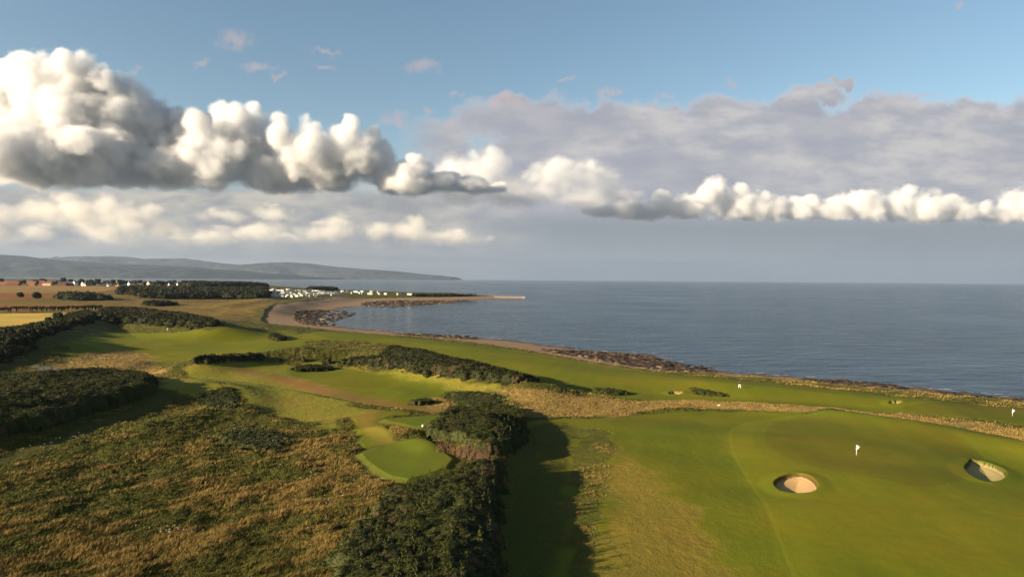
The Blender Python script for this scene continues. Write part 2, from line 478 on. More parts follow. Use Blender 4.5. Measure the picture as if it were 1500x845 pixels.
def macro(x, y):
    """ground height without the fine roughness"""
    x = np.asarray(x, float); y = np.asarray(y, float)
    s = sd_poly(x, y, COASTP)
    s = s + 2.5 * gnoise(x / 22, y / 22, 5) * sstep(1500, 300, np.hypot(x, y))
    z = np.where(s < 0, np.maximum(-2.5, s * 0.06), 0)
    t = sd_poly(x, y, TURFP) + 1.2 * gnoise(x / 14, y / 14, 6)
    sp = np.maximum(s, 0)
    z = z + 1.9 * sp / (sp + np.maximum(-t, 0) + 1.5) + 0.9 * sstep(-1.5, 3, t) + 1.5 * sstep(2, 35, t) + 0.9 * sstep(50, 260, t)
    inland = sstep(10, 70, t)
    # fields at the back climb a little
    z = z + 5.0 * sstep(300, 900, y) * sstep(0, 500, t) * sstep(-60, -350, x)
    z = z + inland * (1.0 * fbm(x, y, 85, 2, 11) + 0.28 * fbm(x, y, 24, 2, 12))
    pl = sd_poly(x, y, PLAT, reach=40)
    z = z + 1.9 * sstep(-3.5, 4.0, pl)
    for P_, h, w in RIDGES:
        d = -sd_poly(x, y, P_, closed=False, reach=w * 3.2)
        m = d < w * 3.2
        if m.any():
            f = np.exp(-(d[m] / w) ** 2)
            z[m] = z[m] + h * f * (1 + 0.25 * gnoise(x[m] / (w * 2.2), y[m] / (w * 2.2), 21))
    g = sd_poly(x, y, GREEN, reach=30)
    gm = sstep(0, 5, g)
    mm = sd_poly(x, y, MOUND, reach=30)
    z = z + gm * 0.12 + sstep(-7, 6, mm) * 0.5
    # the mown apron lies a step below the grass on its left
    z = z + sstep(-7, -0.5, g) * sstep(0.6, -0.2, g) * 0.05
    for P_ in (TEEP, TEE2P):
        te = sd_poly(x, y, P_, reach=12)
        z = z + 0.38 * sstep(-1.2, 0.1, te)
    return z, s, g, t
def height(x, y):
    z, s, g, t = macro(x, y)
    for P_, dep in BUNK:
        b = sd_poly(x, y, P_, reach=8)
        z = z + 0.30 * sstep(-2.0, -0.05, b) * sstep(0.15, -0.05, b) - dep * sstep(-0.02, 0.35, b) + (dep * 0.50) * sstep(3.2, 0.3, b) * sstep(0.3, 0.4, b)
    return z

def hit(px, py, n=7):
    """where the line of sight through a photo pixel meets the ground"""
    px = np.atleast_1d(np.asarray(px, float)); py = np.atleast_1d(np.asarray(py, float))
    D_ = np.stack([ray(a, b) for a, b in zip(px, py)])
    D_[:, 2] = np.minimum(D_[:, 2], -0.0035)
    t0 = (24.0 - CAM_Z) / D_[:, 2] * 0.3; t1 = (-2.0 - CAM_Z) / D_[:, 2]
    N = 90; ts = t0[:, None] * (t1 / t0)[:, None] ** np.linspace(0, 1, N)[None]
    xx = D_[:, 0:1] * ts; yy = D_[:, 1:2] * ts; zz = CAM_Z + D_[:, 2:3] * ts
    h = macro(xx.ravel(), yy.ravel())[0].reshape(xx.shape)
    below = zz < h
    i = np.argmax(below, 1); i = np.where(below.any(1), np.maximum(i, 1), N - 1)
    a = ts[np.arange(len(i)), i - 1]; b = ts[np.arange(len(i)), i]
    for _ in range(n):
        m = (a + b) / 2
        hh = macro(D_[:, 0] * m, D_[:, 1] * m)[0]
        lo = (CAM_Z + D_[:, 2] * m) < hh
        b = np.where(lo, m, b); a = np.where(lo, a, m)
    m = (a + b) / 2
    return np.stack([D_[:, 0] * m, D_[:, 1] * m], 1)
def G(pts, it=1, closed=True):
    P_ = hit([p[0] for p in pts], [p[1] for p in pts])
    return smooth_poly(P_, it, closed) if it else P_

# ------------------------------------------------------------------ what grows where: (outline, kind, edge softness m, raggedness m)
ZONES = [
 ([(270,720),(380,690),(480,700),(560,690),(600,720),(520,800),(450,900),(300,900),(230,800)], 'gold', 8, 8),
 ([(80,770),(190,750),(260,800),(200,900),(60,900)], 'gold', 6, 7),
 ([(360,650),(470,640),(520,655),(560,690),(500,700),(420,680)], 'gold', 4, 6),
 # moor and fields far back on the left
 ([(-300,412),(250,412),(420,424),(400,444),(380,470),(300,470),(130,458),(-300,470)], 'moor', 12, 20),
 ([(-300,418.5),(175,418.5),(170,424),(120,430),(-300,431)], 'tan', 6, 3),
 ([(-300,431.5),(60,430),(92,431.5),(74,439),(-300,442)], 'orange', 5, 4),
 ([(-300,443),(100,438),(150,446),(130,452),(60,455),(-300,459)], 'olive', 8, 6),
 ([(-300,447),(120,444),(140,449),(60,453.5),(-300,457)], 'orange2', 10, 10),
 ([(-300,461),(60,458.3),(132,457.6),(112,463),(70,471),(40,476),(-10,480),(-300,492)], 'barley', 2.5, 2),
 # links turf
 ([(95,505),(120,492),(150,482),(245,487),(330,487),(420,482),(440,490),(470,500),(300,530),(230,538),(160,530),(90,516)], 'turf', 4, 4),
 ([(118,503),(150,488),(190,487),(245,488),(330,491),(405,486),(425,492),(400,502),(310,525),(245,535),(200,528),(150,514)], 'fairway', 1.5, 1.5),
 ([(435,492),(452,487),(520,490),(540,497),(470,500)], 'fairway', 2, 2),
 ([(452,484),(520,487),(640,499),(760,513),(900,537),(1050,554),(1180,566),(1330,583),(1500,598),(1700,618),(1700,680),(1500,622),(1330,603),(1200,598),(1090,591),(960,586),(880,580),(800,563),(740,545),(640,517),(560,502),(470,495)], 'turf', 2.5, 2),
 ([(600,500),(740,515),(900,541),(1050,560),(1200,573),(1330,590),(1440,594),(1700,614),(1700,690),(1500,616),(1330,599),(1200,592),(1090,585),(960,576),(860,570),(790,556),(740,545),(660,522),(610,508)], 'fairway', 1.5, 1.2),
 ([(1315,597),(1340,592),(1400,590),(1500,598),(1620,612),(1600,634),(1500,620),(1400,607),(1330,602)], 'green', 0.5, .3),
 # ground around the back tees
 ([(255,545),(330,528),(480,522),(620,545),(760,568),(800,600),(760,612),(600,600),(520,600),(420,565),(300,560)], 'turfrough', 4, 5),
 ([(400,540),(470,530),(560,548),(640,560),(690,580),(700,596),(650,604),(540,592),(470,566)], 'turf', 3, 3),
 ([(470,566),(540,566),(610,577),(640,590),(600,600),(540,588),(495,575)], 'fairway', 1.5, 1),
 ([(345,560),(400,560),(450,572),(500,585),(518,600),(505,625),(470,630),(420,610),(370,600),(350,585)], 'lush', 4, 4),
 ([(225,556),(300,556),(345,580),(330,600),(290,590),(240,575)], 'turfrough', 4, 5),
 ([(120,560),(60,545),(110,520),(200,512),(240,530),(250,552),(220,556),(180,552)], 'straw', 4, 5),
 ([(505,592),(560,600),(612,606),(560,612),(556,622),(575,645),(560,655),(530,660),(520,640),(516,615)], 'turf', 1.2, 1),
 # straw bands
 ([(730,566),(800,572),(880,583),(905,588),(930,600),(900,612),(790,612),(762,600)], 'straw', 2.5, 3),
 ([(880,583),(960,587),(1010,584),(1090,589),(1200,596),(1240,598),(1210,603),(1090,599),(1020,597),(960,602),(920,604)], 'straw', 2, 2),
 ([(1215,599),(1300,604),(1400,615),(1500,628),(1700,660),(1700,712),(1500,660),(1430,640),(1330,612),(1260,606)], 'straw', 1.8, 2.5),
 ([(640,572),(740,574),(770,600),(700,606),(668,596)], 'heath', 2, 3),
 ([(610,588),(640,580),(668,590),(668,604),(620,602)], 'straw', 1.5, 2),
 # the near valley and fairway on the right
 ([(760,620),(800,614),(900,612),(960,603),(1060,600),(1200,603),(1700,700),(1700,1500),(700,1500),(720,900),(740,700)], 'turf', 1.5, 1),
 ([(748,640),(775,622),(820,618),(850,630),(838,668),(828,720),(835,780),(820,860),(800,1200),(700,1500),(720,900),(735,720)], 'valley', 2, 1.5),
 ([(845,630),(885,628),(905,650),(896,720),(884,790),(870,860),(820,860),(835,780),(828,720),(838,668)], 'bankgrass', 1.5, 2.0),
 ([(893,660),(935,672),(960,700),(1000,740),(1060,800),(1090,900),(1080,1200),(800,1200),(840,900),(880,790)], 'dry', 3.5, 3),
 ([(300,552),(345,545),(380,546),(420,556),(480,570),(520,590),(516,610),(495,624),(460,622),(380,600),(330,585)], 'turfrough', 3, 4),
]
TAN = dict(
 base=(.06,.065,.018), moor=(.165,.105,.030), tan=(.27,.165,.055), orange=(.23,.095,.030), olive=(.15,.11,.024), orange2=(.22,.105,.028), barley=(.50,.34,.075),
 turf=(.128,.135,.008), fairway=(.150,.150,.007), green=(.125,.118,.009), turfrough=(.225,.205,.024), straw=(.33,.22,.075), heath=(.10,.095,.038),
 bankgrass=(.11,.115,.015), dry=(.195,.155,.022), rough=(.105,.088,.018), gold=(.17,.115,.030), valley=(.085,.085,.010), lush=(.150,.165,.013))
# kind -> (rough grass amount, straw share)
RUF = dict(moor=(.55,.62), tan=(.08,.1), orange=(.08,.1), orange2=(.1,.1), olive=(.2,.3), barley=(.05,.1), turf=(.10,.05), fairway=(0,0), green=(0,0),
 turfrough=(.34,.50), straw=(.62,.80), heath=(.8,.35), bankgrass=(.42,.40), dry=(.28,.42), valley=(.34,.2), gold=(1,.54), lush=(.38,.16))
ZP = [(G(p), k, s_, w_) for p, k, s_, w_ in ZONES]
PATH1 = G([(352,541),(400,550),(462,570),(520,584),(580,596),(668,604)], 2, False)
PATH2 = G([(58,538),(75,541),(82,548),(92,556)], 2, False)
PATH3 = G([(240,577),(228,588),(215,600),(160,618),(120,632),(60,655),(0,674),(-80,700)], 2, False)
PATH4 = G([(545,602),(532,610),(548,625),(560,640),(570,652)], 2, False)
MOWN = G([(1117,640),(1124,624),(1150,614),(1200,609),(1290,611),(1350,618),(1400,634),(1440,662),(1440,690),(1400,708),(1330,716),(1290,700),(1220,690),(1160,674),(1130,660)], 2)
BEACH = plane_poly([(380,475),(392,462),(402,453),(440,447),(500,439.5),(560,437.6),(600,437),(640,435),(700,433.4),(764,434.0),(770,440),(660,450),(560,450),(505,452),(480,462),(470,474),(440,478)], 1.5, 1)
ROCKZ = [plane_poly(p, 1.0, 1) for p in (
  [(430,460),(455,454),(500,453),(520,458),(495,466),(480,478),(440,474)],
  [(525,444),(560,440.5),(640,439.5),(700,438),(650,444),(600,448.5),(540,448.5)],
  [(780,512),(840,512),(905,515),(955,522),(985,529),(1045,537),(1050,546),(1000,546),(930,538),(860,526)],
  [(1168,553),(1260,553),(1325,563),(1330,570),(1270,568),(1200,560)],
  [(1330,566),(1400,573),(1500,582),(1700,600),(1700,618),(1500,592),(1400,580)],
  [(560,487),(640,487),(700,491),(700,498),(620,494)])]

def land(x, y):
    """height and cover of the ground at any points"""
    z, s, g, tt = macro(x, y)
    r = np.hypot(x, y)
    w1 = gnoise(x / 7, y / 7, 41); w2 = gnoise(x / 7, y / 7, 42)
    w3 = gnoise(x / 2.1, y / 2.1, 43)
    cb = np.empty((len(x), 3)); cb[:] = TAN['rough']
    ruf = np.full(x.shape, 1.0); dry = np.full(x.shape, 0.30)
    # drier, redder towards the camera on the left; greener near the old thicket
    dry = dry + 0.22 * fbm(x, y, 26, 3, 51) + 0.10 * sstep(-40, 0, x) * sstep(130, 70, y)
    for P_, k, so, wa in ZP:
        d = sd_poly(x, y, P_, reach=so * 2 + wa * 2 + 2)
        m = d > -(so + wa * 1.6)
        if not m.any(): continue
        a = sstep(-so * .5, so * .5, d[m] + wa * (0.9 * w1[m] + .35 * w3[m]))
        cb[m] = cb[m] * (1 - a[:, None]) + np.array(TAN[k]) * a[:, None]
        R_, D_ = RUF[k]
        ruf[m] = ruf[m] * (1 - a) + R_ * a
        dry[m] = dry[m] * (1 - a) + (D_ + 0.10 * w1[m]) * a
    def line(P_, wid, c, rr, soft=.6, mix=1.0):
        d = -sd_poly(x, y, P_, closed=False, reach=wid * 3)
        a = sstep(wid * (1 + soft) / 2, wid * (1 - soft) / 2, d + 0.25 * wid * w3) * mix
        nonlocal cb, ruf
        cb = cb * (1 - a[:, None]) + np.array(c) * a[:, None]; ruf = ruf * (1 - a) + rr * a
    line(PATH1, 6.5, (.215,.120,.036), .05, .9, .92)
    line(PATH4, 3.6, (.205,.150,.024), .0, .7, .9)
    line(PATH3, 3.2, (.075,.070,.016), .2, .8, .8)
    line(PATH2, 5, (.17,.15,.135), .0, .3)
    # apron, fringe and green
    gd = g + 0.15 * w3
    a = sstep(-.3, .3, gd); cb = cb * (1 - a[:, None]) + np.array((.142,.146,.008)) * a[:, None]; ruf = ruf * (1 - a)
    a = sstep(-.1, .15, gd) * sstep(1.1, .7, gd) * .38; cb = cb * (1 - a[:, None]) + np.array((.200,.200,.014)) * a[:, None]
    md = sd_poly(x, y, MOWN, reach=20)
    a = sstep(-.25, .25, md); cb = cb * (1 - a[:, None]) + np.array((.132,.122,.009)) * a[:, None]; ruf = ruf * (1 - a)
    a = sstep(-2.2, -1.6, md) * sstep(-.2, -.5, md) * 0.35; cb = cb * (1 - a[:, None]) + np.array((.125,.136,.010)) * a[:, None]
    for P_ in (TEEP, TEE2P):
        sp_ = sd_poly(x, y, P_, reach=6); ruf = ruf * (1 - .8 * sstep(-3.0, -.8, sp_)); ab = .85 * sstep(-3.2, -1.0, sp_); cb = cb * (1 - ab[:, None]) + np.array((.088,.095,.013)) * ab[:, None]; a = sstep(-.5, 0, sp_); cb = cb * (1 - a[:, None]) + np.array((.105,.120,.010)) * a[:, None]; ruf = ruf * (1 - a)
    # shore: turf edge, sand, weed-covered rock
    tn = tt + 1.0 * w1 + .5 * w3
    edge = sstep(11, 5, tn) * sstep(1500, 900, r)
    cb = cb * (1 - .6 * edge[:, None]) + np.array((.19,.155,.045)) * .6 * edge[:, None]; ruf = np.maximum(ruf, .42 * edge); dry = dry * (1 - edge) + .42 * edge
    sand = sstep(.8, -.6, tn)
    bz = sstep(-6, 6, sd_poly(x, y, BEACH, reach=60) + 5 * w1) * sand
    wet = sstep(5, 0, s)
    sc = np.array((.30,.205,.125)) * (1 - .45 * wet[:, None])
    cb = cb * (1 - sand[:, None]) + sc * sand[:, None]; ruf = ruf * (1 - sand)
    rk = np.full(x.shape, -1e9)
    for P_ in ROCKZ: rk = np.maximum(rk, sd_poly(x, y, P_, reach=60))
    rock = sstep(-3, 4, rk + 3.5 * w1 + 2.2 * w3) * sstep(3, -2, tn)
    rock = np.maximum(rock, 0.8 * sstep(.15, .5, fbm(x, y, 9, 3, 61) + 0.25) * sstep(9, 4, s + 2 * w1) * sstep(0, -2, tn) * sstep(1200, 700, r))
    rock = np.maximum(rock, .75 * sstep(0, .4, fbm(x, y, 30, 3, 66)) * sstep(-4, 6, rk) * bz)
    bunk = np.zeros(x.shape)
    for P_, dep in BUNK:
        b = sd_poly(x, y, P_, reach=8)
        z = z + 0.18 * sstep(-2.4, -0.05, b) * sstep(0.15, -0.05, b) - dep * .42 * sstep(-0.04, 0.20, b) - dep * .42 * sstep(0.05, 3.0, b)
        a = sstep(0.12, 0.24, b); bunk = np.maximum(bunk, a)
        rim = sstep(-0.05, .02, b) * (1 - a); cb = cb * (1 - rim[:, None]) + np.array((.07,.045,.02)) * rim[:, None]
    cb = cb * (1 - bunk[:, None]) + np.array((.50,.345,.155)) * bunk[:, None]
    ruf = ruf * (1 - bunk)
    # fine relief
    near = sstep(900, 250, r)
    lump = 0.45 * fbm(x, y, 6.5, 3, 71) + 0.30 * np.abs(fbm(x, y, 2.2, 3, 72))
    z = z + ruf * near * lump * (0.35 + 0.65 * sstep(0.3, 1, ruf))
    z = z + (1 - ruf) * (1 - sand) * (1 - bunk) * near * 0.06 * fbm(x, y, 9, 3, 73)
    z = z + rock * (0.55 * np.abs(fbm(x, y, 7, 4, 74)) + .1) * near
    return z, cb, ruf, np.clip(dry, 0, 1), sand, rock, s, bunk

def build_land():
    a_in = np.linspace(-43, 43, 1500)
    a_out = np.concatenate([np.linspace(43.4, 62, 90), np.linspace(63, 180, 60)])
    ang = np.radians(np.concatenate([-a_out[::-1][1:], a_in, a_out]))
    rs = [0.5, 4, 8, 12, 16, 20, 24, 28, 32, 36, 40, 43, 46]
    r = 48.0
    while r < 4200:
        r += (0.13 if 76 < r < 112 else min(max(r * r / 18441 * 0.62, 0.24), r * 0.0095)); rs.append(r)
    while r < 27000: r *= 1.12; rs.append(r)
    rs = np.array(rs)
    na, nr = len(ang), len(rs)
    A, Rr = np.meshgrid(ang, rs)
    x = (np.sin(A) * Rr).ravel(); y = (np.cos(A) * Rr).ravel()
    z, cb, ruf, dry, sand, rock, s, bunk = land(x, y)
    i = np.arange(nr - 1)[:, None] * na + np.arange(na - 1)[None]
    f = np.stack([i, i + 1, i + na + 1, i + na], -1).reshape(-1, 4)
    wrap = np.arange(nr - 1) * na + na - 1                       # close the circle behind the camera
    f = np.concatenate([f, np.stack([wrap, wrap - (na - 1), wrap + 1, wrap + na], -1)])
    # drop quads lying deep under the sea beyond the shallows
    sq = s[f].max(1); rq = np.hypot(x, y)[f].min(1)
    me = np_mesh('ground', np.stack([x, y, z], 1), f[:, ::-1].copy(), None, smooth=True)
    set_attr(me, 'cover', cb, 'FLOAT_COLOR'); set_attr(me, 'rough', ruf); set_attr(me, 'dry', dry); set_attr(me, 'sand', sand); set_attr(me, 'rock', rock); set_attr(me, 'bunker', bunk)
    print('land', len(x), round(time.time() - T0, 1))
    return me

m_land, b = material('links_ground', 0.95, 0.08)
pos = xpos()
cov = xattr('cover', 0); ruf = xattr('rough'); dry = xattr('dry'); sand = xattr('sand'); rock = xattr('rock')
px_, py_, pz_ = xsep(pos)
n1 = xnoise(pos, 0.9, 5, 0.62, '2D'); n2 = xnoise(pos, 0.14, 4, 0.6, '2D'); n3 = xnoise(pos, 4.5, 3, 0.6, '2D'); n4 = xnoise(pos, 0.035, 3, 0.5, '2D')
# mown turf: faint mowing bands and patchy wear
turf = xmix(xs(.38, .66, n2) * 0.45, cov, xmix(1.0, cov, (1.22, 1.0, .9), 'MULTIPLY'))
turf = xmix(xs(.42, .62, n4) * 0.6, turf, xmix(1.0, turf, (.72, .90, .85), 'MULTIPLY'))
turf = xmix(xs(.35, .75, n1) * 0.32, turf, xmix(1.0, turf, (1.25, 1.2, 1.2), 'MULTIPLY'))
turf = xmix(xs(.35, .7, n3) * 0.35, turf, xmix(1.0, turf, (.75, .8, .8), 'MULTIPLY'))
stripe = xs(.35, .65, X.m('SINE', (px_ * 0.98 - py_ * 0.19) * 1.25) * .5 + .5)
turf = xmix(stripe * 0.30 * xs(.3, .6, n4), turf, xmix(1.0, turf, (.80, .86, .85), 'MULTIPLY'))
n5 = xnoise(pos, 0.055, 5, 0.65, '2D')
turf = xmix(xs(.50, .70, n5) * 0.4, turf, xmix(1.0, turf, (1.25, .98, 1.3), 'MULTIPLY'))
turf = xmix(xs(.5, .36, n5) * 0.4, turf, xmix(1.0, turf, (.80, 1.0, .8), 'MULTIPLY'))
# rough: green tussocks against straw
k = (n1 - 0.5) * 0.9 + (n2 - 0.5) * 1.3 + (n3 - .5) * 0.35
strawf = xs(-0.16, 0.36, k + dry - 0.5)
gr = xmix(xs(.3, .7, n3), (.034,.042,.008), (.090,.092,.016))
stw = xmix(xs(.35, .65, n2), (.20,.125,.034), (.29,.20,.062))
stw = xmix(xs(.45, .8, n1) * .6, stw, (.11,.060,.022))
rg = xmix(strawf, gr, stw)
rg = xmix(0.34, rg, cov)
colr = xmix(xs(0.12, 0.75, ruf), turf, rg)
colr = xmix(sand, colr, xmix(xs(.3, .7, n1), cov, xmix(1.0, cov, (.74, .72, .74), 'MULTIPLY')))
nr_ = xnoise(pos, 0.42, 5, 0.68, '2D')
rc = xmix(xs(.42, .60, nr_), (.030,.024,.018), (.16,.10,.060))
rc = xmix(xs(.60, .74, nr_), rc, (.34,.27,.15))
colr = xmix(rock, colr, rc)
link(colr, b.inputs['Base Color'])
hgt = n1 * (ruf * 0.30 + 0.03) + n3 * (ruf * 0.12 + 0.015) + nr_ * rock * 0.5
bump(hgt, 0.9, 1.0, b)

LAND = True
if LAND:
    me = build_land(); me.materials.append(m_land)
    ground = new_obj('ground', me, kind='structure', label='links turf, rough, beach and fields')

# ------------------------------------------------------------------ sea
m_sea, b = material('sea_water', 0.18, 0.5)
b.inputs['IOR'].default_value = 1.33
pos = xpos()
q = xv('MULTIPLY', pos, (0.55, 1.0, 1.0))
w_ = xnoise(q, 0.16, 5, 0.62, '3D'); w2_ = xnoise(q, 0.55, 4, 0.6); w3_ = xnoise(pos, 0.006, 3, 0.5)
link(xmix(xs(.35, .68, xnoise(xv('MULTIPLY', pos, (0.3, 1.0, 1.0)), 0.11, 5, 0.65)), (.010,.034,.066), (.040,.088,.132)), b.inputs['Base Color'])
link(xlin(0.3, 0.7, 0.07, 0.20, w3_), b.inputs['Roughness'])
w4_ = xnoise(xv('MULTIPLY', pos, (0.35, 1.0, 1.0)), 0.05, 3, 0.6)
bump(w_ * 3.0 + w2_ * 0.7 + w4_ * 3.0, 1.0, 3.0, b)
SEA_R = 30000
sea_rs = [0.5, 60, 120, 240, 480, 900, 1700, 3000, 5000, 8000, 12000, 17000, 23000, SEA_R]
sa = np.radians(np.arange(0, 360, 3.0)); Rg, Ag = np.meshgrid(sea_rs, sa, indexing='ij')
v = np.stack([np.sin(Ag) * Rg, np.cos(Ag) * Rg, 0 * Rg], -1).reshape(-1, 3)
na = len(sa); f = [(i * na + j, i * na + (j + 1) % na, (i + 1) * na + (j + 1) % na, (i + 1) * na + j) for i in range(len(sea_rs) - 1) for j in range(na)]
sea = new_obj('sea', np_mesh('sea', v, np.array(f)[:, ::-1].copy(), m_sea), kind='structure', label='slate blue sea with small waves')

# ------------------------------------------------------------------ hills across the firth
def hills(name, prof, dist, deep, c, seed, label, x_ext=None):
    """a range given by its skyline (photo px) at a distance in metres"""
    xs_ = np.array([(p[0] - 750) / 1000 * dist for p in prof]); hs = np.array([max(0, (409 + 0.0074 * (p[0] - 750) - p[1]) / 1000 * dist + CAM_Z) for p in prof])
    X_ = np.linspace(xs_[0], xs_[-1], 420); Yv = np.linspace(0, deep, 60)
    XX, YY = np.meshgrid(X_, Yv)
    top = np.interp(XX, xs_, hs)
    sh = np.sin(np.clip(YY / deep, 0, 1) * math.pi) ** 0.75
    rid = fbm(XX, YY, 2600, 5, seed); ZZ = top * sh * (0.80 + 0.18 * rid) + top * .34 * fbm(XX, YY, 900, 4, seed + 5) * sh * (1 - sh) * 3
    ZZ = np.where(sh < .02, -3, ZZ)
    ZZ *= (top / np.maximum((ZZ).max(0)[None], 1) * sstep(0, 40, top) + (1 - sstep(0, 40, top)) * .5)
    v = np.stack([XX, dist - deep * .35 + YY, ZZ - 2], -1).reshape(-1, 3)
    n = len(X_); i = np.arange(len(Yv) - 1)[:, None] * n + np.arange(n - 1)[None]
    f = np.stack([i, i + 1, i + n + 1, i + n], -1).reshape(-1, 4)
    m, b = material(name + '_cover', 0.95, 0.05)
    nn = xnoise(xpos(), 0.0012, 5, 0.6); n2 = xnoise(xpos(), 0.006, 3, 0.6)
    cc = xmix(xs(.45, .55, nn), c, tuple(a * .4 for a in c)); cc = xmix(xs(.52, .62, n2) * .7, cc, (c[0] * 2.6, c[1] * 2.3, c[2] * 1.5))  # dark patches put slope relief shade into the colour, pale ones are fields
    link(cc, b.inputs['Base Color'])
    return new_obj(name, np_mesh(name, v, f, m, smooth=True), kind='structure', label=label)
hills('hills', [(-900,380),(-400,368),(-200,366),(-60,370),(0,373),(30,377),(50,379),(120,384),(200,387),(280,392),(340,397),(390,401),(430,404.5),(470,407.5)], 13000, 4200, (.024,.032,.030), 5, 'hills across the water on the left, cloud shade put into their dark colour')  # low albedo carries the cloud shade lying over these hills
hills('far_hills', [(-500,372),(-100,376),(25,377),(40,376),(60,378),(90,375),(120,372.5),(150,374),(185,378),(225,378),(255,377.5),(280,381),(320,386),(345,388),(370,384),(395,382),(430,384),(470,389),(520,393),(580,397),(615,401),(640,403),(665,406)], 19500, 5200, (.042,.046,.044), 15, 'long line of paler rounded hills behind')
# ------------------------------------------------------------------ gorse thickets, woods, trees
def leaf_mat(name, lo, hi, dead=(.065,.040,.018)):
    m, b = material(name, 0.75, 0.15)
    t = xattr('tone'); pos = xpos()
    n = xnoise(pos, 1.4, 3, 0.6)
    c = xmix(t, lo, hi)
    c = xmix(xs(.55, .75, n) * .35, c, (hi[0] * 1.5, hi[1] * 1.25, hi[2] * 1.1))
    c = xmix(xattr('dead'), c, dead)
    link(c, b.inputs['Base Color'])
    return m
M_GORSE = leaf_mat('gorse_leaves', (.013,.018,.004), (.052,.056,.011))
M_MID = leaf_mat('self_shaded_gorse_leaves', (.008,.011,.003), (.030,.033,.007))  # darker copy of the gorse leaves, self-shadow put into the colour
M_FAR = leaf_mat('woodland_leaves', (.009,.013,.005), (.026,.031,.010))

